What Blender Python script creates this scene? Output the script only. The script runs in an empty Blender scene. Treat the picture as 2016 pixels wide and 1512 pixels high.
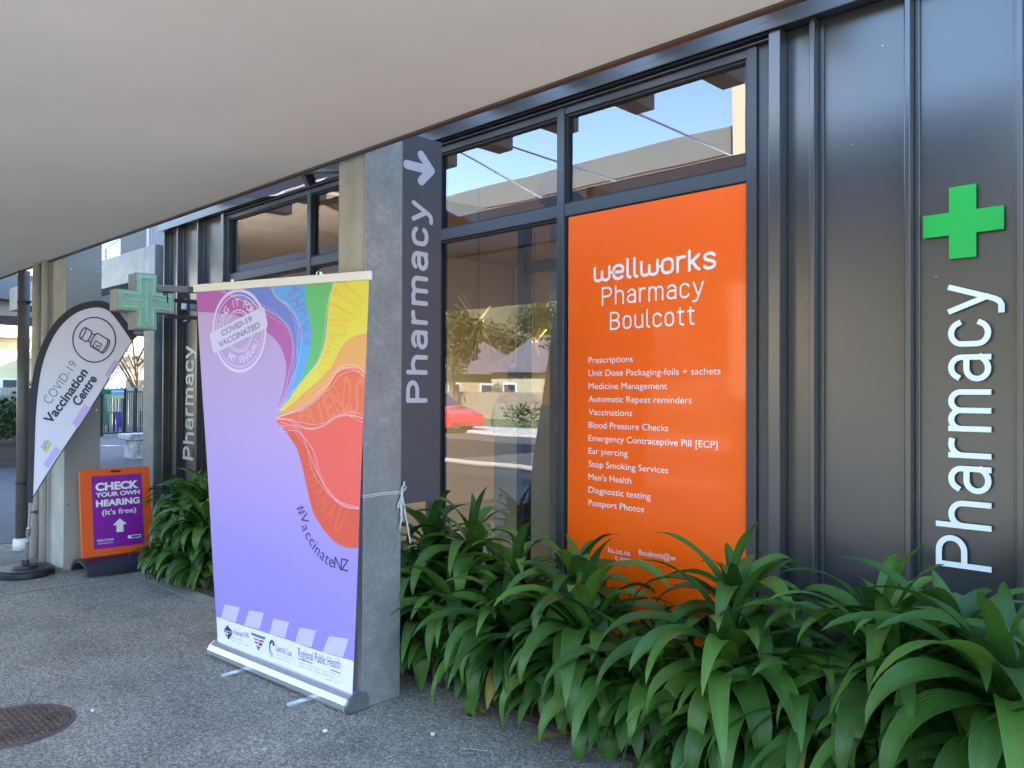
import bpy, math, random
from mathutils import Vector, Matrix
from mathutils.geometry import tessellate_polygon
sc = bpy.context.scene
C = sc.collection
# ------------------------------------------------------------------ camera
F = 1600.0
CS, SN = math.cos(math.radians(45.5)), math.sin(math.radians(45.5))
EYE = Vector((0, 0, 1.52))
PITCH, ROLL = math.atan(16/F), 0.004
D0 = Vector((-CS, SN, 0)); R0 = Vector((SN, CS, 0)); U0 = Vector((0, 0, 1))
DV = D0*math.cos(PITCH) + U0*math.sin(PITCH)
UV_ = U0*math.cos(PITCH) - D0*math.sin(PITCH)
CR = R0*math.cos(ROLL) + UV_*math.sin(ROLL)
CU = UV_*math.cos(ROLL) - R0*math.sin(ROLL)
cam_d = bpy.data.cameras.new('camera'); cam = bpy.data.objects.new('camera', cam_d); C.objects.link(cam)
cam_d.sensor_width = 36; cam_d.lens = 36*F/2016; cam_d.clip_start = 0.05; cam_d.clip_end = 3000
cam.matrix_world = Matrix(((CR.x, CU.x, -DV.x, EYE.x), (CR.y, CU.y, -DV.y, EYE.y), (CR.z, CU.z, -DV.z, EYE.z), (0, 0, 0, 1)))
sc.camera = cam
# ------------------------------------------------------------------ world, sun, exposure
SUN_EL = math.radians(34); SUN_AZ = math.atan2(0.55, 0.84)      # azimuth measured from +Y towards +X
w = bpy.data.worlds.new('World'); sc.world = w; w.use_nodes = True
nt = w.node_tree; nt.nodes.clear()
sky = nt.nodes.new('ShaderNodeTexSky'); sky.sky_type = 'NISHITA'; sky.sun_disc = False
sky.sun_elevation = SUN_EL; sky.sun_rotation = SUN_AZ; sky.air_density = 1.0; sky.dust_density = 0.0; sky.ozone_density = 1.8
bgn = nt.nodes.new('ShaderNodeBackground'); bgn.inputs[1].default_value = 0.15
wo = nt.nodes.new('ShaderNodeOutputWorld'); nt.links.new(sky.outputs[0], bgn.inputs[0]); nt.links.new(bgn.outputs[0], wo.inputs[0])
sl = bpy.data.lights.new('sun', 'SUN'); sl.energy = 4.6; sl.angle = math.radians(0.5); sl.color = (1, 0.93, 0.82)
so = bpy.data.objects.new('sun', sl); C.objects.link(so)
sdir = Vector((math.sin(SUN_AZ)*math.cos(SUN_EL), math.cos(SUN_AZ)*math.cos(SUN_EL), math.sin(SUN_EL)))
so.rotation_euler = sdir.to_track_quat('Z', 'Y').to_euler(); so.location = (0, 0, 30)
sc.view_settings.view_transform = 'Standard'; sc.view_settings.look = 'None'
sc.view_settings.exposure = 3.2; sc.view_settings.gamma = 1.0

WY = 3.4            # plane of the shop front
rnd = random.Random(11)
# ------------------------------------------------------------------ measuring helpers (photo measurements to real distances)
def ray(px, py): return DV + CR*((px-1008)/F) - CU*((py-756)/F)
def at(px, py, Z): return EYE + ray(px, py)*Z
def on_y(px, py, Y):
    r = ray(px, py); return EYE + r*((Y-EYE.y)/r.y)
def on_x(px, py, X):
    r = ray(px, py); return EYE + r*((X-EYE.x)/r.x)
def on_g(px, py, z=0.0):
    r = ray(px, py); return EYE + r*((z-EYE.z)/r.z)
# ------------------------------------------------------------------ materials
def lin(c):
    return tuple((x/255/12.92 if x/255 <= 0.04045 else ((x/255+0.055)/1.055)**2.4) for x in c)
MC = {}
def mat(name, col, rough=0.6, metal=0.0, spec=0.5, var=0.0, scale=8.0, bump=0.0, bscale=60.0, coat=0.0, ior=None, emit=None, estr=0.0, rvar=0.0, stretch=(1, 1, 1), alpha=None):
    if name in MC: return MC[name]
    m = bpy.data.materials.new(name); m.use_nodes = True; t = m.node_tree; b = t.nodes['Principled BSDF']
    b.inputs['Base Color'].default_value = (*col, 1); b.inputs['Roughness'].default_value = rough
    b.inputs['Metallic'].default_value = metal; b.inputs['Specular IOR Level'].default_value = spec
    if ior: b.inputs['IOR'].default_value = ior
    if coat: b.inputs['Coat Weight'].default_value = coat; b.inputs['Coat Roughness'].default_value = 0.03
    if emit: b.inputs['Emission Color'].default_value = (*emit, 1); b.inputs['Emission Strength'].default_value = estr
    if var or bump or rvar:
        tc = t.nodes.new('ShaderNodeTexCoord'); mp = t.nodes.new('ShaderNodeMapping'); mp.inputs['Scale'].default_value = stretch
        t.links.new(tc.outputs['Object'], mp.inputs[0])
    if var or rvar:
        n = t.nodes.new('ShaderNodeTexNoise'); n.inputs['Scale'].default_value = scale; n.inputs['Detail'].default_value = 7; n.inputs['Roughness'].default_value = 0.6
        t.links.new(mp.outputs[0], n.inputs['Vector'])
        rp = t.nodes.new('ShaderNodeValToRGB'); rp.color_ramp.elements[0].position = 0.3; rp.color_ramp.elements[1].position = 0.72
        rp.color_ramp.elements[0].color = (*[max(0, x*(1-var)) for x in col], 1); rp.color_ramp.elements[1].color = (*[min(1, x*(1+var)) for x in col], 1)
        t.links.new(n.outputs[0], rp.inputs[0]); t.links.new(rp.outputs[0], b.inputs['Base Color'])
        if rvar:
            mr = t.nodes.new('ShaderNodeMapRange'); mr.inputs['From Min'].default_value = 0.3; mr.inputs['From Max'].default_value = 0.7
            mr.inputs['To Min'].default_value = rough-rvar; mr.inputs['To Max'].default_value = rough+rvar
            t.links.new(n.outputs[0], mr.inputs[0]); t.links.new(mr.outputs[0], b.inputs['Roughness'])
    if bump:
        n2 = t.nodes.new('ShaderNodeTexNoise'); n2.inputs['Scale'].default_value = bscale; n2.inputs['Detail'].default_value = 5
        t.links.new(mp.outputs[0], n2.inputs['Vector'])
        bp = t.nodes.new('ShaderNodeBump'); bp.inputs['Strength'].default_value = bump; bp.inputs['Distance'].default_value = 0.01
        t.links.new(n2.outputs[0], bp.inputs['Height']); t.links.new(bp.outputs[0], b.inputs['Normal'])
    MC[name] = m; return m

M_clad = mat('dark_cladding', (0.030, 0.031, 0.034), 0.29, ior=1.85, var=0.04, scale=1.2, bump=0.03, bscale=1.3)
M_frame = mat('window_frame_metal', (0.03, 0.032, 0.038), 0.42, ior=1.6, var=0.1, scale=20)
M_dark = mat('dark_recess', (0.012, 0.012, 0.013), 0.6)
M_flash = mat('flashing_metal', (0.035, 0.038, 0.045), 0.36, ior=1.7, var=0.1, scale=4)
M_soffit = mat('soffit_paint', (0.82, 0.755, 0.68), 0.75, var=0.05, scale=0.8, bump=0.03, bscale=3)
M_soffit_edge = mat('soffit_edge_trim', (0.07, 0.045, 0.035), 0.5)
M_fascia = mat('canopy_fascia', (0.66, 0.68, 0.65), 0.6, var=0.06, scale=2)
M_conc = mat('pale_concrete', (0.40, 0.385, 0.34), 0.85, var=0.16, scale=3.5, bump=0.25, bscale=40)
M_white = mat('white_plastic', (0.8, 0.8, 0.8), 0.4)
M_black = mat('black_plastic', (0.016, 0.016, 0.018), 0.45, var=0.15, scale=24)
M_alu = mat('brushed_aluminium', (0.62, 0.63, 0.65), 0.33, metal=0.85, var=0.06, scale=30, stretch=(1, 1, 12), rvar=0.05)
M_steel = mat('bright_steel', (0.7, 0.7, 0.7), 0.25, metal=1.0)
M_pipe = mat('downpipe_grey', (0.105, 0.098, 0.09), 0.45, var=0.08, scale=6)
M_iron = mat('black_iron', (0.03, 0.028, 0.028), 0.5)
def galv():
    m = bpy.data.materials.new('galvanised_steel'); m.use_nodes = True; t = m.node_tree; b = t.nodes['Principled BSDF']
    tc = t.nodes.new('ShaderNodeTexCoord')
    v = t.nodes.new('ShaderNodeTexVoronoi'); v.inputs['Scale'].default_value = 48; v.inputs['Randomness'].default_value = 1
    n = t.nodes.new('ShaderNodeTexNoise'); n.inputs['Scale'].default_value = 5; n.inputs['Detail'].default_value = 9; n.inputs['Roughness'].default_value = 0.68
    n3 = t.nodes.new('ShaderNodeTexNoise'); n3.inputs['Scale'].default_value = 45; n3.inputs['Detail'].default_value = 4
    for x in (v, n, n3): t.links.new(tc.outputs['Object'], x.inputs['Vector'])
    sx = t.nodes.new('ShaderNodeSeparateColor'); t.links.new(v.outputs['Color'], sx.inputs[0])
    a = t.nodes.new('ShaderNodeMath'); a.operation = 'MULTIPLY_ADD'; a.inputs[1].default_value = 0.11; t.links.new(sx.outputs[0], a.inputs[0]); t.links.new(n.outputs[0], a.inputs[2])
    a2 = t.nodes.new('ShaderNodeMath'); a2.operation = 'MULTIPLY_ADD'; a2.inputs[1].default_value = 0.25; t.links.new(n3.outputs[0], a2.inputs[0]); t.links.new(a.outputs[0], a2.inputs[2])
    rp = t.nodes.new('ShaderNodeValToRGB'); e = rp.color_ramp.elements
    e[0].position = 0.46; e[0].color = (0.17, 0.176, 0.17, 1); e[1].position = 0.95; e[1].color = (0.32, 0.325, 0.31, 1)
    k = e.new(0.72); k.color = (0.23, 0.235, 0.225, 1)
    t.links.new(a2.outputs[0], rp.inputs[0]); t.links.new(rp.outputs[0], b.inputs['Base Color'])
    b.inputs['Metallic'].default_value = 0.25; b.inputs['Roughness'].default_value = 0.52
    bp = t.nodes.new('ShaderNodeBump'); bp.inputs['Strength'].default_value = 0.12; bp.inputs['Distance'].default_value = 0.004
    t.links.new(n.outputs[0], bp.inputs['Height']); t.links.new(bp.outputs[0], b.inputs['Normal'])
    return m
M_galv = galv()
def pavement():
    m = bpy.data.materials.new('exposed_aggregate'); m.use_nodes = True; t = m.node_tree; b = t.nodes['Principled BSDF']
    tc = t.nodes.new('ShaderNodeTexCoord')
    v = t.nodes.new('ShaderNodeTexVoronoi'); v.inputs['Scale'].default_value = 150
    v2 = t.nodes.new('ShaderNodeTexVoronoi'); v2.inputs['Scale'].default_value = 70
    n = t.nodes.new('ShaderNodeTexNoise'); n.inputs['Scale'].default_value = 1.3; n.inputs['Detail'].default_value = 8; n.inputs['Roughness'].default_value = 0.62
    n4 = t.nodes.new('ShaderNodeTexNoise'); n4.inputs['Scale'].default_value = 260; n4.inputs['Detail'].default_value = 2
    for x in (v, v2, n, n4): t.links.new(tc.outputs['Object'], x.inputs['Vector'])
    s1 = t.nodes.new('ShaderNodeSeparateColor'); t.links.new(v.outputs['Color'], s1.inputs[0])
    s2 = t.nodes.new('ShaderNodeSeparateColor'); t.links.new(v2.outputs['Color'], s2.inputs[0])
    def ma(op, a, bb, c=None):
        q = t.nodes.new('ShaderNodeMath'); q.operation = op
        for i, z in enumerate((a, bb, c)):
            if z is None: continue
            if isinstance(z, (int, float)): q.inputs[i].default_value = z
            else: t.links.new(z, q.inputs[i])
        return q.outputs[0]
    g = ma('MULTIPLY_ADD', s1.outputs[0], 0.5, ma('MULTIPLY', s2.outputs[0], 0.22))
    g = ma('MULTIPLY_ADD', n4.outputs[0], 0.28, g)
    rp = t.nodes.new('ShaderNodeValToRGB'); e = rp.color_ramp.elements
    e[0].position = 0.12; e[0].color = (0.045, 0.046, 0.047, 1); e[1].position = 0.95; e[1].color = (0.55, 0.54, 0.50, 1)
    k = e.new(0.48); k.color = (0.185, 0.183, 0.175, 1); k = e.new(0.7); k.color = (0.30, 0.295, 0.275, 1)
    t.links.new(g, rp.inputs[0])
    r2 = t.nodes.new('ShaderNodeValToRGB'); f = r2.color_ramp.elements; f[0].position = 0.32; f[0].color = (0.80, 0.755, 0.67, 1); f[1].position = 0.68; f[1].color = (1.36, 1.28, 1.13, 1)
    t.links.new(n.outputs[0], r2.inputs[0])
    mx = t.nodes.new('ShaderNodeMix'); mx.data_type = 'RGBA'; mx.blend_type = 'MULTIPLY'; mx.inputs[0].default_value = 1
    t.links.new(rp.outputs[0], mx.inputs[6]); t.links.new(r2.outputs[0], mx.inputs[7]); t.links.new(mx.outputs[2], b.inputs['Base Color'])
    b.inputs['Roughness'].default_value = 0.8
    bp = t.nodes.new('ShaderNodeBump'); bp.inputs['Strength'].default_value = 0.5; bp.inputs['Distance'].default_value = 0.003
    t.links.new(v.outputs['Distance'], bp.inputs['Height']); t.links.new(bp.outputs[0], b.inputs['Normal'])
    return m
M_pave = pavement()
def glass_mat(name, r0=0.10, tint=(0.86, 0.9, 0.86), ior=1.65):
    m = bpy.data.materials.new(name); m.use_nodes = True; t = m.node_tree; t.nodes.clear()
    o = t.nodes.new('ShaderNodeOutputMaterial'); mx = t.nodes.new('ShaderNodeMixShader')
    tr = t.nodes.new('ShaderNodeBsdfTransparent'); tr.inputs[0].default_value = (*tint, 1)
    gl = t.nodes.new('ShaderNodeBsdfGlossy'); gl.inputs['Roughness'].default_value = 0.0; gl.inputs[0].default_value = (0.86, 0.88, 1, 1)
    fr = t.nodes.new('ShaderNodeFresnel'); fr.inputs[0].default_value = ior
    ad = t.nodes.new('ShaderNodeMath'); ad.operation = 'ADD'; ad.inputs[1].default_value = r0; ad.use_clamp = True
    tc = t.nodes.new('ShaderNodeTexCoord'); n = t.nodes.new('ShaderNodeTexNoise'); n.inputs['Scale'].default_value = 1.6; n.inputs['Detail'].default_value = 1
    t.links.new(tc.outputs['Object'], n.inputs['Vector'])
    bp = t.nodes.new('ShaderNodeBump'); bp.inputs['Strength'].default_value = 0.05; bp.inputs['Distance'].default_value = 0.02
    t.links.new(n.outputs[0], bp.inputs['Height']); t.links.new(bp.outputs[0], gl.inputs['Normal'])
    t.links.new(fr.outputs[0], ad.inputs[0]); t.links.new(ad.outputs[0], mx.inputs[0]); t.links.new(tr.outputs[0], mx.inputs[1]); t.links.new(gl.outputs[0], mx.inputs[2]); t.links.new(mx.outputs[0], o.inputs[0])
    return m
M_glass = glass_mat('window_glass')
def leaf_mat():
    m = bpy.data.materials.new('strap_leaf'); m.use_nodes = True; t = m.node_tree; b = t.nodes['Principled BSDF']; out = t.nodes['Material Output']
    at_ = t.nodes.new('ShaderNodeAttribute'); at_.attribute_name = 'leaf'
    rp = t.nodes.new('ShaderNodeValToRGB'); e = rp.color_ramp.elements
    e[0].position = 0; e[0].color = (0.020, 0.068, 0.010, 1); e[1].position = 1; e[1].color = (0.33, 0.22, 0.05, 1)
    k = e.new(0.35); k.color = (0.040, 0.114, 0.014, 1); k = e.new(0.7); k.color = (0.080, 0.182, 0.022, 1); k = e.new(0.82); k.color = (0.12, 0.17, 0.03, 1)
    t.links.new(at_.outputs['Fac'], rp.inputs[0])
    uv = t.nodes.new('ShaderNodeUVMap'); uv.uv_map = 'UVMap'; sx = t.nodes.new('ShaderNodeSeparateXYZ'); t.links.new(uv.outputs[0], sx.inputs[0])
    s = t.nodes.new('ShaderNodeMath'); s.operation = 'MULTIPLY'; s.inputs[1].default_value = 75; t.links.new(sx.outputs[0], s.inputs[0])
    sn = t.nodes.new('ShaderNodeMath'); sn.operation = 'SINE'; t.links.new(s.outputs[0], sn.inputs[0])
    nz = t.nodes.new('ShaderNodeTexNoise'); nz.inputs['Scale'].default_value = 9; nz.inputs['Detail'].default_value = 4
    mp = t.nodes.new('ShaderNodeMapping'); mp.inputs['Scale'].default_value = (6, 1.2, 1); t.links.new(uv.outputs[0], mp.inputs[0]); t.links.new(mp.outputs[0], nz.inputs['Vector'])
    mr = t.nodes.new('ShaderNodeMapRange'); mr.inputs['To Min'].default_value = 0.72; mr.inputs['To Max'].default_value = 1.3; t.links.new(nz.outputs[0], mr.inputs[0])
    mu = t.nodes.new('ShaderNodeMath'); mu.operation = 'MULTIPLY_ADD'; mu.inputs[1].default_value = 0.07; t.links.new(sn.outputs[0], mu.inputs[0]); t.links.new(mr.outputs[0], mu.inputs[2])
    mx = t.nodes.new('ShaderNodeVectorMath'); mx.operation = 'SCALE'; t.links.new(rp.outputs[0], mx.inputs[0]); t.links.new(mu.outputs[0], mx.inputs['Scale'])
    t.links.new(mx.outputs[0], b.inputs['Base Color']); b.inputs['Roughness'].default_value = 0.42; b.inputs['Specular IOR Level'].default_value = 0.45
    bp = t.nodes.new('ShaderNodeBump'); bp.inputs['Strength'].default_value = 0.25; bp.inputs['Distance'].default_value = 0.002
    t.links.new(sn.outputs[0], bp.inputs['Height']); t.links.new(bp.outputs[0], b.inputs['Normal'])
    tl = t.nodes.new('ShaderNodeBsdfTranslucent'); ms = t.nodes.new('ShaderNodeMixShader'); ms.inputs[0].default_value = 0.22
    t.links.new(mx.outputs[0], tl.inputs[0]); t.links.new(b.outputs[0], ms.inputs[1]); t.links.new(tl.outputs[0], ms.inputs[2]); t.links.new(ms.outputs[0], out.inputs[0])
    return m
M_leaf = leaf_mat()
def S(name, rgb, rough=0.55, **k): return mat(name, lin(rgb), rough, **k)

# ------------------------------------------------------------------ mesh helpers
class MB:
    def __init__(s): s.v = []; s.f = []; s.a = []; s.uv = {}
    def add(s, vs, fs, aval=None):
        o = len(s.v); s.v += [tuple(p) for p in vs]; s.f += [tuple(i+o for i in f) for f in fs]
        if aval is not None: s.a += [aval]*len(vs)
        return s
    def box(s, x0, x1, y0, y1, z0, z1):
        return s.add([(x0, y0, z0), (x1, y0, z0), (x1, y1, z0), (x0, y1, z0), (x0, y0, z1), (x1, y0, z1), (x1, y1, z1), (x0, y1, z1)],
                     [(3, 2, 1, 0), (4, 5, 6, 7), (0, 1, 5, 4), (1, 2, 6, 5), (2, 3, 7, 6), (3, 0, 4, 7)])
    def fbox(s, o, a, b, c):   # box from a corner and three edge vectors
        o, a, b, c = Vector(o), Vector(a), Vector(b), Vector(c)
        return s.add([o, o+a, o+a+b, o+b, o+c, o+a+c, o+a+b+c, o+b+c],
                     [(3, 2, 1, 0), (4, 5, 6, 7), (0, 1, 5, 4), (1, 2, 6, 5), (2, 3, 7, 6), (3, 0, 4, 7)])
    def prism(s, pts, dv):
        n = len(pts); dv = Vector(dv); pts = [Vector(p) for p in pts]
        tris = tessellate_polygon([pts])
        vs = pts + [p+dv for p in pts]
        fs = [tuple(t) for t in tris] + [tuple(i+n for i in reversed(t)) for t in tris] + [(i, (i+1) % n, (i+1) % n+n, i+n) for i in range(n)]
        return s.add(vs, fs)
    def tube(s, pts, r, n=8, cap=True):
        pts = [Vector(p) for p in pts]; rs = r if isinstance(r, (list, tuple)) else [r]*len(pts)
        o = len(s.v); up = None
        for i, p in enumerate(pts):
            t = (pts[min(i+1, len(pts)-1)]-pts[max(i-1, 0)]).normalized()
            if up is None:
                up = Vector((0, 0, 1)) if abs(t.z) < 0.9 else Vector((1, 0, 0))
            a = t.cross(up).normalized(); up = a.cross(t).normalized()
            for k in range(n):
                an = 2*math.pi*k/n; s.v.append(tuple(p + (a*math.cos(an)+up*math.sin(an))*rs[i]))
        for i in range(len(pts)-1):
            for k in range(n):
                s.f.append((o+i*n+k, o+i*n+(k+1) % n, o+(i+1)*n+(k+1) % n, o+(i+1)*n+k))
        if cap:
            s.f.append(tuple(o+k for k in reversed(range(n)))); e = o+(len(pts)-1)*n; s.f.append(tuple(e+k for k in range(n)))
        return s
    def lathe(s, prof, cx, cy, n=32):   # profile of (radius, z)
        o = len(s.v)
        for r, z in prof:
            for k in range(n): s.v.append((cx+r*math.cos(2*math.pi*k/n), cy+r*math.sin(2*math.pi*k/n), z))
        for i in range(len(prof)-1):
            for k in range(n): s.f.append((o+i*n+k, o+i*n+(k+1) % n, o+(i+1)*n+(k+1) % n, o+(i+1)*n+k))
        s.f.append(tuple(o+k for k in reversed(range(n)))); e = o+(len(prof)-1)*n; s.f.append(tuple(e+k for k in range(n)))
        return s
    def build(s, name, m, parent=None, bevel=0.0, smooth=False, segs=2):
        me = bpy.data.meshes.new(name); me.from_pydata(s.v, [], s.f); me.update()
        if s.a and len(s.a) == len(s.v):
            at_ = me.attributes.new('leaf', 'FLOAT', 'POINT'); at_.data.foreach_set('value', s.a)
        if s.uv:
            ul = me.uv_layers.new(name='UVMap')
            for lp in me.loops: ul.data[lp.index].uv = s.uv[lp.vertex_index]
        if smooth:
            for p in me.polygons: p.use_smooth = True
        me.materials.append(m)
        o = bpy.data.objects.new(name, me); C.objects.link(o)
        if parent:
            o.parent = parent
            par = parent; inv = Matrix.Translation(-Vector(ROOTLOC.get(par.name, (0, 0, 0))))
            o.matrix_parent_inverse = inv; 
        if bevel:
            b = o.modifiers.new('bevel', 'BEVEL'); b.width = bevel; b.segments = segs; b.limit_method = 'ANGLE'; b.angle_limit = math.radians(40)
        return o
def build_each(mb, name, m, parent=None, **k):
    par = list(range(len(mb.v)))
    def fd(i):
        while par[i] != i: par[i] = par[par[i]]; i = par[i]
        return i
    for f in mb.f:
        for i in f[1:]: par[fd(i)] = fd(f[0])
    gr = {}
    for f in mb.f: gr.setdefault(fd(f[0]), []).append(f)
    for fs in gr.values():
        q = MB(); mp = {}
        for f in fs:
            for i in f:
                if i not in mp: mp[i] = len(q.v); q.v.append(mb.v[i])
            q.f.append(tuple(mp[i] for i in f))
        q.build(name, m, parent, **k)
ROOTLOC = {}
def tag(o, label=None, cat=None, group=None, kind=None):
    if label: o['label'] = label
    if cat: o['category'] = cat
    if group: o['group'] = group
    if kind: o['kind'] = kind
    return o
def thing(name, loc, label, cat, group=None):
    o = bpy.data.objects.new(name, None); C.objects.link(o); o.location = loc; o.empty_display_size = 0.1
    ROOTLOC[o.name] = tuple(loc); return tag(o, label, cat, group)

class Fr:   # a flat frame: local (a, b, h) to world
    def __init__(s, o, u, v, n=None):
        s.o = Vector(o); s.u = Vector(u).normalized(); s.v = Vector(v).normalized(); s.n = Vector(n) if n else s.u.cross(s.v)
    def __call__(s, a, b, h=0.0): return s.o + s.u*a + s.v*b + s.n*h
    def inv(s, p): d = Vector(p)-s.o; return d.dot(s.u), d.dot(s.v)

TXT = {}
def text_geo(body, bold=0.0, spacing=1.0, shear=0.0):
    k = (body, bold, spacing, shear)
    if k in TXT: return TXT[k]
    c = bpy.data.curves.new('txt', 'FONT'); c.body = body; c.size = 1; c.offset = bold; c.space_character = spacing; c.resolution_u = 5; c.shear = shear
    o = bpy.data.objects.new('txt', c); C.objects.link(o)
    dg = bpy.context.evaluated_depsgraph_get(); me = bpy.data.meshes.new_from_object(o.evaluated_get(dg))
    vs = [(v.co.x, v.co.y) for v in me.vertices]; fs = [tuple(p.vertices) for p in me.polygons]
    bpy.data.objects.remove(o); bpy.data.meshes.remove(me); bpy.data.curves.remove(c)
    TXT[k] = (vs, fs); return TXT[k]
def put_text(mb, fr, body, a0, b0, width=None, cap=None, h=0.001, bold=0.0, spacing=1.0, ang=0.0, center=False, thick=0.0, xs=None):
    """text on a frame: fit to a width (m) and a capital height (m), baseline start at a0,b0"""
    vs, fs = text_geo(body, bold, spacing)
    if not vs: return
    x0 = min(v[0] for v in vs); x1 = max(v[0] for v in vs)
    sy = cap/0.72 if cap else width/(x1-x0)
    sx = width/(x1-x0) if width else sy*(xs or 1.0)
    ox = -(x0+x1)/2 if center else -x0
    oy = -0.35 if center else 0.0
    ca, sa = math.cos(ang), math.sin(ang); pts = []
    for x, y in vs:
        X = (x+ox)*sx; Y = (y+oy)*sy
        pts.append((a0+X*ca-Y*sa, b0+X*sa+Y*ca))
    if thick:
        n = len(pts); top = [fr(a, b, h+thick) for a, b in pts]; bot = [fr(a, b, h) for a, b in pts]
        ed = {}
        for f in fs:
            for i in range(len(f)):
                e = (f[i], f[(i+1) % len(f)]); ed[e] = 1
        sides = [(i+n, j+n, j, i) for (i, j) in ed if (j, i) not in ed]
        mb.add(top+bot, list(fs)+sides)
    else:
        mb.add([fr(a, b, h) for a, b in pts], fs)

def crom(pts, n=8, closed=False):
    out = []; P = [Vector(p) for p in pts]; N = len(P)
    rng = range(N if closed else N-1)
    for i in rng:
        if closed: p0, p1, p2, p3 = P[i-1], P[i], P[(i+1) % N], P[(i+2) % N]
        else: p0, p1, p2, p3 = P[max(i-1, 0)], P[i], P[i+1], P[min(i+2, N-1)]
        for k in range(n):
            t = k/n; out.append(0.5*((2*p1)+(p2-p0)*t+(2*p0-5*p1+4*p2-p3)*t*t+(3*p1-p0-3*p2+p3)*t**3))
    if not closed: out.append(P[-1])
    return out
def ribbon2d(mb, mp, pts, wd, h):
    """thin line drawn on a surface, pts in surface coordinates"""
    vs = []; fs = []
    for i, p in enumerate(pts):
        q = Vector(pts[min(i+1, len(pts)-1)])-Vector(pts[max(i-1, 0)])
        if q.length < 1e-9: q = Vector((1, 0))
        q.normalize(); nx, ny = -q.y*wd/2, q.x*wd/2
        vs += [mp(p[0]+nx, p[1]+ny, h), mp(p[0]-nx, p[1]-ny, h)]
    for i in range(len(pts)-1): fs.append((2*i, 2*i+1, 2*i+3, 2*i+2))
    mb.add(vs, fs)
def poly2d(mb, mp, pts, h):
    t = tessellate_polygon([[Vector((p[0], p[1], 0)) for p in pts]])
    mb.add([mp(p[0], p[1], h) for p in pts], [tuple(x) for x in t])
def circle(cx, cy, r, n=48, a0=0, a1=2*math.pi):
    return [(cx+r*math.cos(a0+(a1-a0)*k/n), cy+r*math.sin(a0+(a1-a0)*k/n)) for k in range(n+1)]
def arrow2d(mb, mp, cx, cy, L, wd, h, ang):
    """arrow with shaft and open head of two strokes, pointing along ang"""
    ca, sa = math.cos(ang), math.sin(ang)
    def r(x, y): return (cx+x*ca-y*sa, cy+x*sa+y*ca)
    def stroke(a, b, hh):
        a, b = Vector(a), Vector(b); q = (b-a).normalized(); nn = Vector((-q.y, q.x))*wd/2
        pts = []
        base = math.atan2(nn.y, nn.x)
        for k in range(9): pts.append((b.x+wd/2*math.cos(base-math.pi*k/8), b.y+wd/2*math.sin(base-math.pi*k/8)))
        for k in range(9): pts.append((a.x+wd/2*math.cos(base+math.pi-math.pi*k/8), a.y+wd/2*math.sin(base+math.pi-math.pi*k/8)))
        poly2d(mb, mp, pts, hh)
    stroke(r(-L/2, 0), r(L/2-wd*0.3, 0), h); stroke(r(L*0.08, L*0.42), r(L/2, 0), h+0.0004); stroke(r(L*0.08, -L*0.42), r(L/2, 0), h+0.0008)
UP = (0, 0, 1)
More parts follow.
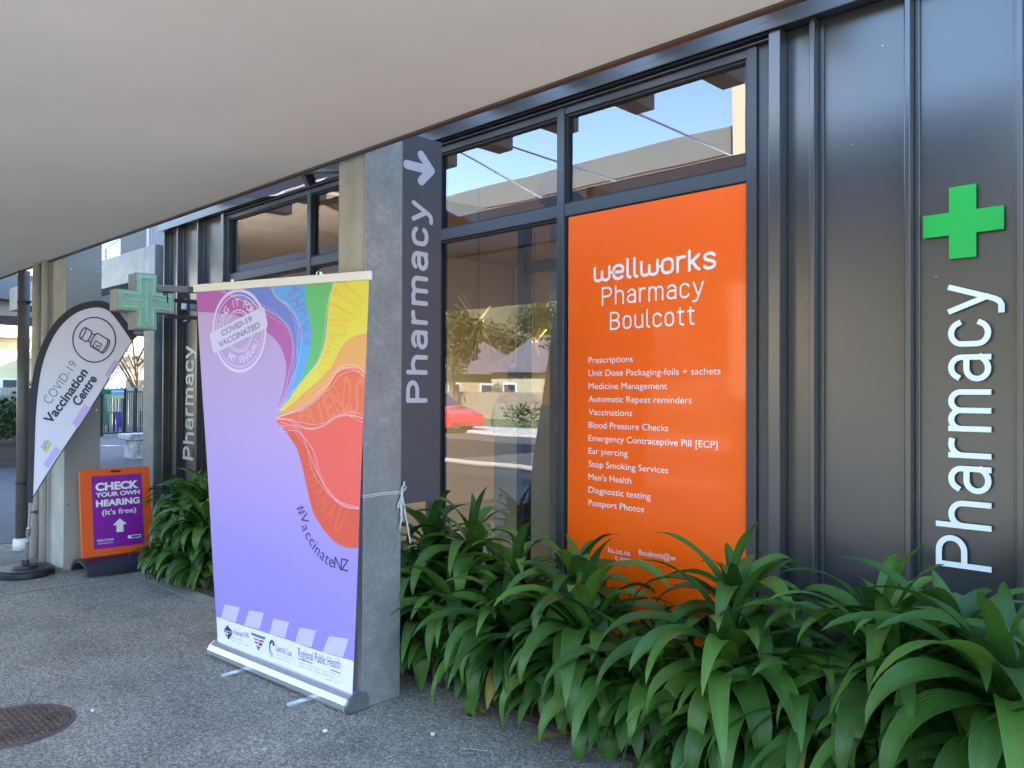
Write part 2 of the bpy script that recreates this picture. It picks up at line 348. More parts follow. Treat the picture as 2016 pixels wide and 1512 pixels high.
# a plain engineering-style alphabet of even strokes (cap height 1) for the large sign lettering
def _arc(cx, cy, rx, ry, a0, a1, n=14): return [(cx+rx*math.cos(math.radians(a0+(a1-a0)*k/n)), cy+ry*math.sin(math.radians(a0+(a1-a0)*k/n))) for k in range(n+1)]
XH_ = 0.74
GL = {
 'P': (.52, [[(0, 0), (0, 1)], [(0, 1), (.26, 1)]+_arc(.27, .74, .25, .26, 90, -90)+[(.26, .48), (0, .48)]]),
 'B': (.52, [[(0, 0), (0, 1)], [(0, 1), (.24, 1)]+_arc(.26, .76, .22, .24, 90, -90)+[(.24, .52), (0, .52)], [(.24, .52)]+_arc(.27, .26, .25, .26, 90, -90)+[(.24, 0), (0, 0)]]),
 'h': (.44, [[(0, 0), (0, 1)], _arc(.22, .50, .22, .24, 180, 0)+[(.44, .3), (.44, 0)]]),
 'a': (.42, [_arc(.22, .53, .20, .21, 155, 0)+[(.42, .3), (.42, 0)], [(.42, .43), (.22, .43)]+_arc(.20, .215, .20, .215, 90, 270)+[(.27, .01), (.36, .06), (.42, .14)]]),
 'r': (.26, [[(0, 0), (0, .74)], _arc(.22, .50, .22, .24, 180, 75)]),
 'm': (.72, [[(0, 0), (0, .74)], _arc(.18, .54, .18, .20, 180, 0)+[(.36, .3), (.36, 0)], _arc(.54, .54, .18, .20, 180, 0)+[(.72, .3), (.72, 0)]]),
 'c': (.40, [_arc(.21, .52, .21, .22, 20, 180)+[(0, .4)]+_arc(.21, .22, .21, .22, 180, 340)]),
 'o': (.42, [_arc(.21, .52, .21, .22, 0, 180)+[(0, .4)]+_arc(.21, .22, .21, .22, 180, 360)+[(.42, .4), (.42, .52)]]),
 'e': (.42, [[(.02, .37), (.42, .37), (.42, .46)]+_arc(.21, .53, .21, .21, 0, 180)+[(0, .4)]+_arc(.21, .22, .21, .22, 180, 325)]),
 'y': (.46, [[(0, .74), (.235, .04)], [(.46, .74), (.24, .02), (.19, -.13), (.14, -.22), (.07, -.26), (-.03, -.26)]]),
 'w': (.68, [[(0, .74), (0, .4)]+_arc(.17, .19, .17, .19, 180, 360)+[(.34, .5)], [(.34, .3)]+_arc(.51, .19, .17, .19, 180, 360)+[(.68, .4), (.68, .74)]]),
 'l': (.10, [[(0, 1), (0, .2), (.01, .08), (.05, .02), (.12, 0)]]),
 'k': (.38, [[(0, 0), (0, 1)], [(.36, .74), (.02, .34)], [(.12, .42), (.28, .10), (.38, 0)]]),
 's': (.38, [[(p.x, p.y) for p in crom([Vector(q) for q in ((.37, .63, 0), (.27, .73, 0), (.12, .73, 0), (.02, .63, 0), (.03, .49, 0), (.14, .41, 0), (.28, .34, 0), (.38, .24, 0), (.36, .08, 0), (.24, 0, 0), (.1, 0, 0), (0, .1, 0))], 5)]]),
 'u': (.42, [[(0, .74), (0, .4)]+_arc(.21, .22, .21, .22, 180, 360)+[(.42, .4), (.42, .74)], [(.42, .25), (.42, 0)]]),
 't': (.28, [[(.10, .94), (.10, .2), (.12, .07), (.18, .01), (.27, 0)], [(-.02, .74), (.27, .74)]]),
}
def stroke_text(mb, fr, word, a0, b0, width, cap, wt, h=0.0, thick=0.0, rnd_=False, gap=0.26):
    adv = 0; pos = []
    for ch in word: pos.append(adv); adv += GL[ch][0]+gap
    tot = adv-gap; sx = (width-wt)/tot; sy = cap-wt; lay = 0
    for ch, x0 in zip(word, pos):
        for st in GL[ch][1]:
            pts = [(a0+wt/2+(x0+x)*sx, b0+wt/2+y*sy) for x, y in st]; hh = h+lay*0.00012+thick; lay = (lay+1) % 5
            q = [p for k, p in enumerate(pts) if k == 0 or math.hypot(p[0]-pts[k-1][0], p[1]-pts[k-1][1]) > 1e-5]
            cl_ = math.hypot(q[0][0]-q[-1][0], q[0][1]-q[-1][1]) < 1e-4
            if not rnd_ and not cl_:      # square ends reach half a stroke past the centre line
                d0 = Vector(q[0])-Vector(q[1]); d1 = Vector(q[-1])-Vector(q[-2]); q[0] = tuple(Vector(q[0])+d0.normalized()*wt*.5); q[-1] = tuple(Vector(q[-1])+d1.normalized()*wt*.5)
            o = len(mb.v); n = len(q); L = []; R_ = []
            for k, p in enumerate(q):
                d = Vector(q[min(k+1, n-1)])-Vector(q[max(k-1, 0)]); d.normalize(); nx, ny = -d.y*wt/2, d.x*wt/2
                L.append((p[0]+nx, p[1]+ny)); R_.append((p[0]-nx, p[1]-ny))
            if rnd_ and not cl_:
                for e_, d in ((q[0], Vector(q[0])-Vector(q[1])), (q[-1], Vector(q[-1])-Vector(q[-2]))):
                    an = math.atan2(d.y, d.x); cp_ = [(e_[0]+wt/2*math.cos(an-math.pi/2+math.pi*k/10), e_[1]+wt/2*math.sin(an-math.pi/2+math.pi*k/10)) for k in range(11)]
                    mb.add([fr(a, b, hh) for a, b in cp_], [tuple(range(11))])
                    if thick: mb.add([fr(a, b, hh) for a, b in cp_]+[fr(a, b, h) for a, b in cp_], [(k, k+11, k+12, k+1) for k in range(10)])
            vs = [fr(a, b, hh) for a, b in L]+[fr(a, b, hh) for a, b in R_]; fs = [(k, n+k, n+k+1, k+1) for k in range(n-1)]
            if thick:
                vs += [fr(a, b, h) for a, b in L]+[fr(a, b, h) for a, b in R_]
                fs += [(k, k+1, 2*n+k+1, 2*n+k) for k in range(n-1)]+[(n+k, 3*n+k, 3*n+k+1, n+k+1) for k in range(n-1)]+[(0, 2*n, 3*n, n), (n-1, 2*n-1, 4*n-1, 3*n-1)]
            mb.add(vs, fs)

# ================================================================== GROUND
g = MB(); g.add([(-400, -400, 0), (400, -400, 0), (400, 400, 0), (-400, 400, 0)], [(0, 1, 2, 3)])
tag(g.build('pavement', M_pave), kind='structure')
M_asph = mat('asphalt', (0.075, 0.074, 0.072), 0.9, var=0.2, scale=1.2, bump=0.2, bscale=120)
g = MB(); g.box(-120, 60, -13.2, -4.6, 0.001, 0.006); tag(g.build('road', M_asph), kind='structure')
g = MB(); g.box(-80, -9.2, -3.4, 40, 0.0015, 0.005); tag(g.build('forecourt', mat('forecourt_asphalt', (0.115, 0.115, 0.115), 0.85, var=0.15, scale=1.5, bump=0.2, bscale=100)), kind='structure')
g = MB(); g.box(-120, 60, -4.6, -4.45, 0.0, 0.10); g.box(-120, 60, -13.35, -13.2, 0.0, 0.12)
tag(g.build('kerb', mat('kerb_concrete', (0.45, 0.44, 0.40), 0.85, var=0.1)), kind='structure')
g = MB(); g.box(-120, 60, -16.5, -13.35, 0.0, 0.11); tag(g.build('footpath', mat('footpath_concrete', (0.5, 0.47, 0.40), 0.85, var=0.08, scale=1)), kind='structure')
g = MB(); g.box(-120, 60, -90, -16.5, 0.0, 0.09); tag(g.build('lawn', mat('lawn_grass', (0.10, 0.13, 0.04), 0.9, var=0.3, scale=2)), kind='structure')
g = MB(); g.box(-7.3, 2.0, 2.742, WY, 0.002, 0.03); tag(g.build('soil', mat('bed_soil', (0.035, 0.025, 0.018), 0.95, var=0.4, scale=30, bump=0.5, bscale=60)), kind='structure')
M_joint = mat('saw_cut', (0.10, 0.10, 0.10), 0.9)
g = MB(); g.box(-12, 3, 2.733, 2.742, 0.0005, 0.003)
g.box(-6.9, -6.895, -3, 2.733, 0.0005, 0.0022)
g.box(-2.2, -2.196, -3, 2.733, 0.0005, 0.0012)
tag(g.build('paving_joint', M_joint), kind='structure')
M_edge = mat('edging_concrete', (0.24, 0.235, 0.225), 0.85, var=0.2, scale=8)
g = MB(); g.box(-7.0, -3.55, 2.60, 2.732, 0.001, 0.004); tag(g.build('path_edging', M_edge), kind='structure')

# ================================================================== SHOP BUILDING
bld = thing('pharmacy_building', (-3, 3.2, 0), 'dark metal clad single storey shop building with tall glazed bays', 'building')
def tz(px, py, Y=WY): return on_y(px, py, Y).z
def tx(px, py, Y=WY): return on_y(px, py, Y).x
# seams (from right to left)
def clad(x0, x1, z1, seams, caps=()):
    m = MB(); m.box(x0, x1, WY, WY+0.1, 0, z1); wall = m.build('cladding', M_clad, bld)
    for i, x in enumerate(seams):
        s = MB(); s.box(x-0.011, x+0.011, WY-0.062, WY-0.0005, 0.02, z1-0.0005)
        s.box(x-0.03, x-0.0115, WY-0.012, WY-0.0007, 0.02, z1-0.001); s.box(x+0.0115, x+0.03, WY-0.012, WY-0.0007, 0.02, z1-0.001)
        s.build('standing_seam', M_clad, wall, bevel=0.003)
    return wall
xrL = tx(1512, 700, WY-.075); xr0 = tx(1535, 700, WY-.075)     # right jamb outer
clad(xr0+0.002, 2.6, 3.12, [tx(1604, 700, WY-0.03), tx(1792, 700, WY-0.03), tx(2012, 700, WY-0.03), tx(2012, 700, WY-0.03)+0.36, 0.0, 0.37, .74, 1.1])
xl1 = tx(447, 600)
clad(-8.25, xl1-0.001, 3.12, [tx(354, 600, WY-0.03), tx(394, 600, WY-0.03), tx(328, 600, WY-0.03)])
# right jamb trims
m = MB(); m.box(xrL, xr0, WY-0.075, WY+0.1, 0.02, 3.115); m.build('jamb_trim', M_clad, bld, bevel=0.003)
m = MB(); m.box(xl1, xl1+0.05, WY-0.065, WY+0.1, 0.02, 3.115); m.build('jamb_trim', M_clad, bld, bevel=0.003)
# flashing band and parapet above
m = MB(); m.box(-8.25, 2.6, WY-0.085, WY+0.1, 3.125, 3.40); m.box(-8.25, 2.6, WY-0.098, WY-0.0855, 3.108, 3.145)
m.build('flashing', M_flash, bld, bevel=0.003)
m = MB(); m.box(-8.25, 2.6, WY-0.06, WY+0.1, 3.401, 4.3); m.build('parapet', M_clad, bld)
m = MB(); m.box(-8.25, 2.6, WY+0.1, 14, 4.0, 4.19); m.build('roof', M_flash, bld)
# outriggers, rafter ends above the flashing
raf0 = MB()
xs_r = [-2.90+0.60*k for k in range(-7, 3)]
for x in xs_r:
    r_ = MB(); r_.box(x-0.07, x+0.07, 2.70, WY-0.0605, 3.235, 3.39); r_.build('rafter_end', mat('rafter_paint', (0.16, 0.15, 0.13), 0.6), bld, bevel=0.004)
# window bays
def window(xs, z_sill, z_tr, z_head, label, tw=0.052, skip=None):
    """xs: mullion centre lines; frame and glass as parts"""
    wr = MB(); y0, y1 = WY-0.035, WY+0.055; h = tw/2
    for x in xs: wr.box(x-h, x+h, y0, y1, z_sill, z_head)
    for a, b in zip(xs[:-1], xs[1:]):
        wr.box(a+h+0.0005, b-h-0.0005, y0+0.004, y1, z_tr-0.034, z_tr+0.034)
        wr.box(a+h+0.0005, b-h-0.0005, y0+0.004, y1, z_head-0.04, z_head-0.001)
        wr.box(a+h+0.0005, b-h-0.0005, y0+0.004, y1, z_sill, z_sill+0.06)
    f = wr.build('window', M_frame, bld, bevel=0.003); tag(f, label)
    # inner beads
    bd = MB()
    for a, b in zip(xs[:-1], xs[1:]):
        for (zz0, zz1) in ((z_sill+0.0605, z_tr-0.0345), (z_tr+0.0345, z_head-0.0405)):
            a_, b_ = a+h+0.001, b-h-0.001; t = 0.012
            bd.box(a_, a_+t, WY-0.018, WY+0.03, zz0, zz1); bd.box(b_-t, b_, WY-0.018, WY+0.03, zz0, zz1)
            bd.box(a_+t, b_-t, WY-0.018, WY+0.03, zz0, zz0+t); bd.box(a_+t, b_-t, WY-0.018, WY+0.03, zz1-t, zz1)
    bd.build('glazing_bead', M_dark, f)
    for a, b in zip(xs[:-1], xs[1:]):
        for (zz0, zz1) in ((z_sill+0.0605, z_tr-0.0345), (z_tr+0.0345, z_head-0.0405)):
            p = MB(); p.add([(a+h, WY+0.003, zz0), (b-h, WY+0.003, zz0), (b-h, WY+0.003, zz1), (a+h, WY+0.003, zz1)], [(0, 1, 2, 3)])
            p.build('pane', M_glass, f)
    return f
ZT = 2.517
xB0 = tx(868, 700)-0.026
xA = [tx(450, 600)-0.05, tx(614, 600), xB0-0.0535]
xB = [xB0, tx(1110, 700), tx(1486, 700)]
# one continuous glazed wall split in two windows around the column
W1 = window([xA[0]+0.08, xA[1], xA[2]-0.0005], 0.10, ZT, 3.084, 'far glazed window bay left of the galvanised column')
W2 = window([xB[0], xB[1], xB[2]], 0.10, ZT, 3.084, 'near glazed window bay with the orange panel')
# slotted head with lips over the windows
m = MB(); 
x0h, x1h = xA[0]+0.055, xrL-0.001
m.box(x0h, x1h, WY-0.01, WY+0.1, 3.085, 3.124)
m.box(x0h, x1h, WY-0.055, WY-0.0105, 3.085, 3.092); m.box(x0h, x1h, WY-0.07, WY-0.0105, 3.104, 3.112)
m.build('window_head', M_frame, bld)
m = MB(); m.box(xA[0]+0.05, xrL-0.001, WY-0.02, WY+0.1, 0.0, 0.0995); m.build('sill_upstand', M_frame, bld)
m = MB(); m.box(xB[2]+0.027, xrL-0.0005, WY-0.02, WY+0.1, 0.02, 3.084); m.build('jamb_infill', M_frame, bld)
m = MB(); m.box(-8.25, -8.15, WY+0.101, 14, 0, 3.99); m.box(2.5, 2.6, WY+0.101, 14, 0, 3.99); m.box(-8.148, 2.498, 13.9, 14, 0, 3.99); m.build('wall', M_clad, bld)
# interior: floor, ceiling, back walls
M_warm = mat('warm_plaster', (0.62, 0.50, 0.33), 0.8, var=0.05, scale=1)
M_ceil = mat('ceiling_tile', (0.36, 0.27, 0.19), 0.8, var=0.05, scale=1)
m = MB(); m.box(-8.1, 2.4, WY+0.102, 13.88, 0.02, 0.05); m.build('indoor_floor', mat('vinyl_floor', (0.22, 0.20, 0.17), 0.35, var=0.1), bld)
m = MB(); m.box(-8.1, 2.4, WY+0.22, 13.88, 3.30, 3.37)
for k in range(12): m.box(-8.1, 2.4, 3.7+0.9*k, 3.712+0.9*k, 3.296, 3.2995)
m.build('ceiling', M_ceil, bld)
m = MB(); m.box(-8.03, -3.2, 8.2, 8.3, 0.051, 3.295); m.build('indoor_wall', M_warm, bld)
m = MB(); m.box(-1.9, -1.8, WY+0.12, 8.2, 0.051, 3.295); m.build('indoor_wall', mat('dim_plaster', (0.35, 0.33, 0.28), 0.8), bld)
m = MB(); m.box(-8.14, -8.04, WY+0.102, 8.2, 0.051, 3.295); m.build('indoor_wall', M_warm, bld)
# indoor partition frame, pale column and diagonal brace
m = MB(); m.box(-4.95, -4.87, 5.1, 5.2, 0.051, 3.0); m.box(-4.86, -3.0, 5.12, 5.18, 2.55, 2.65); m.build('indoor_mullion', M_frame, bld)
m = MB(); m.box(-4.70, -4.42, 5.25, 5.5, 0.051, 3.0); m.build('indoor_column', mat('indoor_blue_grey', (0.30, 0.33, 0.34), 0.6), bld)
m = MB(); m.fbox((-3.2, 4.6, 2.1), (-1.1, 0, 0.95), (0, 0.18, 0), (0.13, 0, 0.15)); m.build('diagonal_brace', mat('brace_paint', (0.11, 0.10, 0.08), 0.6), bld)
m = MB(); m.box(-6.4, -5.0, 6.6, 7.3, 0.051, 0.95); m.box(-6.45, -4.95, 6.55, 7.35, 0.9505, 0.99); m.build('counter', mat('counter_wood', (0.40, 0.27, 0.15), 0.5, var=0.2, scale=4, stretch=(1, 1, 8)), bld)
m = MB(); m.box(-5.9, -3.4, 5.75, 5.80, 0.051, 1.40); m.build('indoor_screen', mat('frosted_screen', (0.40, 0.44, 0.42), 0.5), bld)
# indoor objects
def lamp(x, y, lab, z=3.28, e=24):
    t = thing('downlight', (x, y, z), lab, 'ceiling light', 'round downlights in the shop ceiling')
    r = MB(); r.lathe([(0.075, z+0.014), (0.075, z+0.004), (0.06, z+0.001), (0.055, z+0.008)], x, y, 24); r.build('ring', M_white, t)
    d = MB(); d.lathe([(0.054, z+0.0075), (0.054, z+0.006)], x, y, 20); d.build('diffuser', mat('lit_diffuser', (1, .9, .7), .5, emit=(1, 0.82, 0.55), estr=9), t)
    ld = bpy.data.lights.new('downlight_lamp', 'SPOT'); ld.energy = e; ld.spot_size = math.radians(150); ld.spot_blend = 0.8; ld.shadow_soft_size = 0.05; ld.color = (1, 0.80, 0.55)
    lo = bpy.data.objects.new('downlight_lamp', ld); C.objects.link(lo); lo.parent = t; lo.location = (0, 0, -0.01)
for (x, y, lab) in ((-4.9, 6.9, 'glowing round downlight in the shop ceiling above the starburst pendant'), (-3.9, 7.4, 'glowing round downlight nearest the orange panel side of the clear pane'), (-6.9, 5.4, 'glowing round downlight behind the far window left of the galvanised column')): lamp(x, y, lab)
def chandelier(c, R, label, n, sd):
    rr = random.Random(sd)
    t = thing('starburst_pendant', (c.x, c.y, c.z), label, 'pendant light')
    m = MB(); dirs = []
    for k in range(n):
        a = 2*math.pi*k/n+rr.uniform(-.2, .2); el = rr.choice((35, 42, -32, -45, -60, 50)); el = math.radians(el+rr.uniform(-6, 6))
        d = Vector((math.cos(a)*math.cos(el), math.sin(a)*math.cos(el), math.sin(el))); m.tube([c+d*0.03, c+d*R*rr.uniform(.8, 1.05)], 0.011, 8)
    build_each(m, 'rod', mat('polished_brass', (0.80, 0.58, 0.26), 0.3, metal=0.7), t)
    h = MB(); h.lathe([(0.012, c.z+0.05), (0.05, c.z+0.03), (0.055, c.z), (0.045, c.z-0.03), (0.01, c.z-0.05)], c.x, c.y, 16); h.build('hub', mat('polished_brass', (1, 1, 1)), t, smooth=True)
    s = MB(); s.tube([c+Vector((0, 0, 0.05)), Vector((c.x, c.y, 3.29))], 0.004, 6); s.build('cord', M_dark, t)
cc = at(942, 637, 7.2); chandelier(cc, 0.33, 'brass starburst pendant lamp hanging whole behind the glass left of the indoor frame', 14, 3)
cc = at(1052, 676, 9.0); chandelier(cc, 0.22, 'smaller brass rod pendant glimpsed deeper inside the shop near the dark haired person', 9, 5)

# ================================================================== CANOPY
can = thing('entrance_canopy', (-6, 0, 2.66), 'wide smooth warm grey canopy soffit covering the path before the shop', 'canopy')
m = MB(); m.box(-14, -1.0, -0.8, 2.225, 2.66, 2.99); m.build('soffit', M_soffit, can)
m = MB(); m.box(-14, -1.0, 2.2255, 2.243, 2.664, 3.0); m.build('fascia', M_fascia, can)
m = MB(); m.box(-14, -1.0, 2.2255, 2.252, 2.650, 2.6635); m.build('edge_trim', M_soffit_edge, can)
# tension rods above the canopy
for a, b in (((-5.0, WY-.07, 3.7), (-3.5, 0.7, 2.995)), ((-5.0, WY-.07, 3.7), (-4.7, 0.7, 2.995)), ((-3.7, WY-.07, 3.7), (-2.6, 0.7, 2.995))):
    m = MB(); m.tube([a, b], 0.008, 8); m.build('tension_rod', M_steel, can)
# small glass awning in the gap
aw = thing('glass_awning', (-5.2, 2.6, 2.9), 'clear glass awning strip in the gap between canopy edge and wall', 'awning')
m = MB(); m.fbox((-5.7, 2.33, 2.84), (0.95, 0, 0), (0, 0.9, 0.2), (0, 0, 0.014)); m.build('glass_sheet', glass_mat('awning_glass', 0.35, (0.45, 0.55, 0.55)), aw)
for x in (-5.45, -4.95):
    m = MB(); m.tube([(x, 2.5, 2.80), (x, 2.5, 2.93)], 0.02, 12); m.tube([(x, 2.5, 2.815), (x, 2.5, 2.835)], 0.035, 14); m.build('fitting', M_steel, aw)

# ================================================================== COLUMNS
x_c = -3.247
M_tan = mat('formed_concrete', (0.38, 0.36, 0.31), 0.85, var=0.22, scale=7, bump=0.35, bscale=30, stretch=(1, 1, .35))
ct = thing('column', (x_c-.115, 2.4, 0), 'square column with galvanised side plate beside the rainbow banner, tied with string', 'column')
m = MB(); m.box(x_c-0.23, x_c-0.0125, 2.291, 2.512, 0.0, 2.84); m.build('core', M_tan, ct, bevel=0.004)
m = MB(); m.box(x_c-0.012, x_c, 2.287, 2.516, 0.0, 2.84); m.build('side_plate', M_galv, ct, bevel=0.004)
ct = thing('concrete_pier', (-8, 2.4, 0), 'wide pale concrete pier behind the feather flag', 'pier')
m = MB(); m.box(-8.5, -7.5335, 2.259, 2.536, 0.0, 2.84); m.build('core', M_conc, ct, bevel=0.008)
m = MB(); m.box(-7.533, -7.521, 2.255, 2.54, 0.0, 2.84); m.build('side_plate', mat('grey_plate', (.27, .275, .25), .6, var=.08, scale=2), ct, bevel=0.004)
m = MB()
for z in (0.55, 1.35, 2.1, 2.55):
    for y in (2.29, 2.505): m.tube([(-7.521, y, z), (-7.515, y, z)], 0.007, 8)
build_each(m, 'bolt', M_steel, ct)
# portal frame beyond the end of the wall
pf = thing('portal_frame', (-8.3, 3.45, 0), 'galvanised post and beam frame at the far end of the shop wall', 'frame')
p1 = on_y(284, 484, WY-.07); p2 = on_y(305, 484, WY-.07)
m = MB(); m.box(p1.x, p2.x, WY-.07, WY+.2, 0, 3.01); m.build('post', M_galv, pf, bevel=0.005)
m = MB(); m.box(p1.x-5, p1.x-0.001, WY-.069, WY+.199, 2.68, 3.0095); m.build('beam', M_galv, pf, bevel=0.005)
# tie of string round the column
st = thing('string_tie', (x_c, 2.4, 1.02), 'pale twisted plastic string tied round the galvanised column with hanging ends', 'string')
M_str = mat('string_plastic', (0.46, 0.46, 0.44), 0.5)
m = MB(); e = 0.006; zt = 1.02
loop = [(x_c-0.23-e, 2.287-e, zt-.005), (x_c+e, 2.287-e, zt), (x_c+e, 2.40, zt+.004), (x_c+e, 2.516+e, zt+0.002), (x_c-0.23-e, 2.516+e, zt), (x_c-0.23-e, 2.287-e, zt-.005)]
m.tube(loop, 0.0032, 6); m.tube([(a, b, c-0.009) for a, b, c in loop], 0.0026, 6); m.build('loop', M_str, st)
kn = Vector((x_c+0.014, 2.512, zt))
m = MB()
for k in range(5):
    rr = random.Random(k+40); pts = [kn]
    L = (0.26, 0.18, 0.08, 0.05, 0.14)[k]; q = kn.copy(); dx, dy = rr.uniform(-.1, .1), rr.uniform(-.25, .25)
    for i in range(1, 9):
        q = q+Vector((rr.uniform(-.004, .004)+0.001, dy*L/8+rr.uniform(-.005, .005), (-L/8) if k != 3 else L/8)); pts.append(q)
    m.tube(pts, [0.0028+0.0035*math.sin(i*1.7+k)**2 for i in range(9)], 6)
m.tube(crom([kn, kn+Vector((.004, .02, .018)), kn+Vector((.006, .008, .035)), kn+Vector((.004, -.01, .018)), kn], 5), 0.003, 6)
m.build('hanging_end', M_str, st, smooth=True)

# ================================================================== DOWNPIPES
pg = on_g(42, 1082)
pd = thing('downpipe', (pg.x, pg.y, 0), 'dark grey round downpipe standing left of the concrete pier with a white foot', 'downpipe')
pr = 0.052
m = MB(); m.tube([(pg.x, pg.y, 0.09), (pg.x, pg.y, 2.659)], pr, 24); m.build('pipe', M_pipe, pd, smooth=True)
m = MB(); m.lathe([(pr+.022, 0.0), (pr+.018, 0.10), (pr+.003, 0.115), (pr+.0015, 0.09)], pg.x, pg.y, 24); m.build('foot_collar', M_white, pd, smooth=True)
for z in (0.62, 2.35):
    m = MB(); m.lathe([(pr+.001, z), (pr+.006, z+.002), (pr+.006, z+.022), (pr+.001, z+.024)], pg.x, pg.y, 20); m.tube([(pg.x+pr, pg.y+.02, z+.012), (pg.x+0.30, pg.y+.10, z+.012)], 0.007, 8); m.build('bracket', M_black, pd)
for k, (px_, rr) in enumerate(((68, .035), (84, .03))):
    q = on_y(px_, 1080, 2.21)
    m = MB(); m.tube([(q.x, q.y, 0.02), (q.x, q.y, 2.655)], rr, 18); o = m.build('conduit', M_conc, smooth=True)
    tag(o, ('thicker pale painted conduit, the one nearer the dark downpipe on the pier', 'slimmer pale painted conduit, farther right on the concrete pier')[k], 'conduit')

# ================================================================== COLUMN SIGN (faces +x)
cs = thing('projecting_sign', (x_c, 2.64, 0.95), 'tall charcoal vertical sign with arrow hung beside the galvanised column', 'sign')
ys0, ys1 = 2.519, 2.775
m = MB(); m.box(x_c-0.055, x_c-0.004, ys0, ys1, 0.955, 2.83); m.build('panel', mat('charcoal_sign_paint', (0.052, 0.054, 0.063), 0.45, var=0.05, scale=4), cs, bevel=0.003)
frs = Fr((x_c-0.004, 0, 0), (0, 0, 1), (0, -1, 0), (1, 0, 0))      # a = z, b = -y
M_sgl = mat('sign_letter_grey', (0.36, 0.36, 0.39), 0.5)
def sx_(px, py): q = on_x(px, py, x_c-0.004); return q.z, -q.y
a0, _ = sx_(820, 793); a1, _ = sx_(840, 400); base = sx_(842, 600)[1]; capb = sx_(799, 760)[1]
m = MB(); stroke_text(m, frs, 'Pharmacy', a0, base, a1-a0, capb-base, 0.0235, h=0.001, thick=0.002, rnd_=True, gap=.30); m.build('lettering', M_sgl, cs)
aa = on_x(825, 330, x_c-0.004)
m = MB(); arrow2d(m, frs, aa.z, -aa.y, 0.158, 0.046, 0.0015, -math.pi/2); m.build('arrow', M_sgl, cs)

# ================================================================== WALL LETTERS AND CROSS (right)
YL = WY-0.02
frw = Fr((0, YL, 0), (0, 0, 1), (-1, 0, 0), (0, -1, 0))      # a = z, b = -x, reading upwards
M_wl = mat('letter_white', (0.72, 0.76, 0.82), 0.35)
def wx(px, py, Y=YL): q = on_y(px, py, Y); return q.z, -q.x
z0 = wx(1900, 1120)[0]; z1 = wx(1940, 556)[0]
bb = wx(1952, 850)[1]; cb = wx(1843, 1080)[1]
m = MB(); stroke_text(m, frw, 'Pharmacy', z0, bb, z1-z0, cb-bb, 0.0205, h=0.0, thick=0.003)
o = m.build('wall_lettering', M_wl); tag(o, 'large white vertical Pharmacy letters under the flat green cross on the cladding', 'lettering')
f2 = Fr((0, YL, 0), (1, 0, 0), (0, 0, 1), (0, -1, 0))
cl = on_y(1818, 448, YL).x; cr_ = on_y(1977, 427, YL).x; ct = on_y(1895, 366, YL).z; cbm = on_y(1895, 508, YL).z
vl = on_y(1869, 440, YL).x; vr = on_y(1922, 440, YL).x; ht = on_y(1818.5, 426, YL).z; hb = on_y(1818.5, 470, YL).z
cxm = (vl+vr)/2; 
pts = [(vl, ct), (vr, ct), (vr, ht), (cr_, ht), (cr_, hb), (vr, hb), (vr, cbm), (vl, cbm), (vl, hb), (cl, hb), (cl, ht), (vl, ht)]
gc = thing('green_cross', (cxm, YL, cbm), 'flat bright green cross plaque above the white wall letters', 'cross sign')
m = MB(); m.prism([(a, YL-0.004, b) for a, b in pts], (0, 0.008, 0)); m.build('plaque', mat('cross_green', (0.0, 0.36, 0.045), 0.5, var=0.03, scale=3), gc)
m = MB()
for (px_, py_) in ((1895, 380), (1895, 495), (1830, 448), (1965, 428)):
    q = on_y(px_, py_, YL); m.tube([(q.x, YL+0.004, q.z), (q.x, WY, q.z)], 0.008, 8)
build_each(m, 'standoff', M_dark, gc)
m = MB()
for (px_, py_) in ((1738, 90), (1677, 285), (1843, 545)): 
    q = on_y(px_, py_, WY-0.001); m.tube([(q.x, WY-0.003, q.z), (q.x, WY, q.z)], 0.002, 6)
build_each(m, 'rivet', M_steel, bld)
# left wall letters
YM = WY-0.05
frl = Fr((0, YM, 0), (0, 0, 1), (-1, 0, 0), (0, -1, 0))
z0 = on_y(373, 905, YM).z; z1 = on_y(380, 681, YM).z; bb = -on_y(383.5, 800, YM).x; cb = -on_y(362.5, 890, YM).x
m = MB(); stroke_text(m, frl, 'Pharmacy', z0, bb, z1-z0, cb-bb, 0.026, h=0.0, thick=0.012)
o = m.build('wall_lettering', mat('letter_silver', (0.62, 0.60, 0.56), 0.35)); tag(o, 'small silver vertical Pharmacy letters on the far cladding between neon cross and banner', 'lettering')

# ================================================================== ORANGE WINDOW PANEL
YP = WY-0.024
pxl = on_y(1118.5, 700, YP).x; pxr = on_y(1478, 700, YP).x; pzt = on_y(1479, 358.5, YP).z; pzb = 0.165
pp = thing('window_poster', ((pxl+pxr)/2, YP, pzb), 'glossy orange window panel listing pharmacy services in white lettering', 'poster')
m = MB(); m.box(pxl, pxr, YP, YP+0.006, pzb, pzt)
M_or = mat('orange_vinyl', (0.93, 0.112, 0.0), 0.4, spec=0.3, coat=0.4, var=0.03, scale=1.5); M_or.node_tree.nodes['Principled BSDF'].inputs['Coat Roughness'].default_value = 0.07
m.build('panel', M_or, pp)
fp = Fr((0, YP-0.0012, 0), (1, 0, 0), (0, 0, 1), (0, -1, 0))
M_pt = mat('poster_white', (0.80, 0.76, 0.74), 0.5, coat=1.0)
def stext(mb, s, px0, py0, px1, cap, wt, **k):
    a = on_y(px0, py0, YP); b = on_y(px1, py0, YP); stroke_text(mb, fp, s, a.x, a.z, b.x-a.x, cap, wt, **k)
def ptext(mb, s, px0, py0, px1, cap, bold=-0.006, spacing=1.0):
    a = on_y(px0, py0, YP); b = on_y(px1, py0, YP); put_text(mb, fp, s, a.x, a.z, width=b.x-a.x, cap=cap, h=0.0, bold=bold, spacing=spacing)
m = MB()
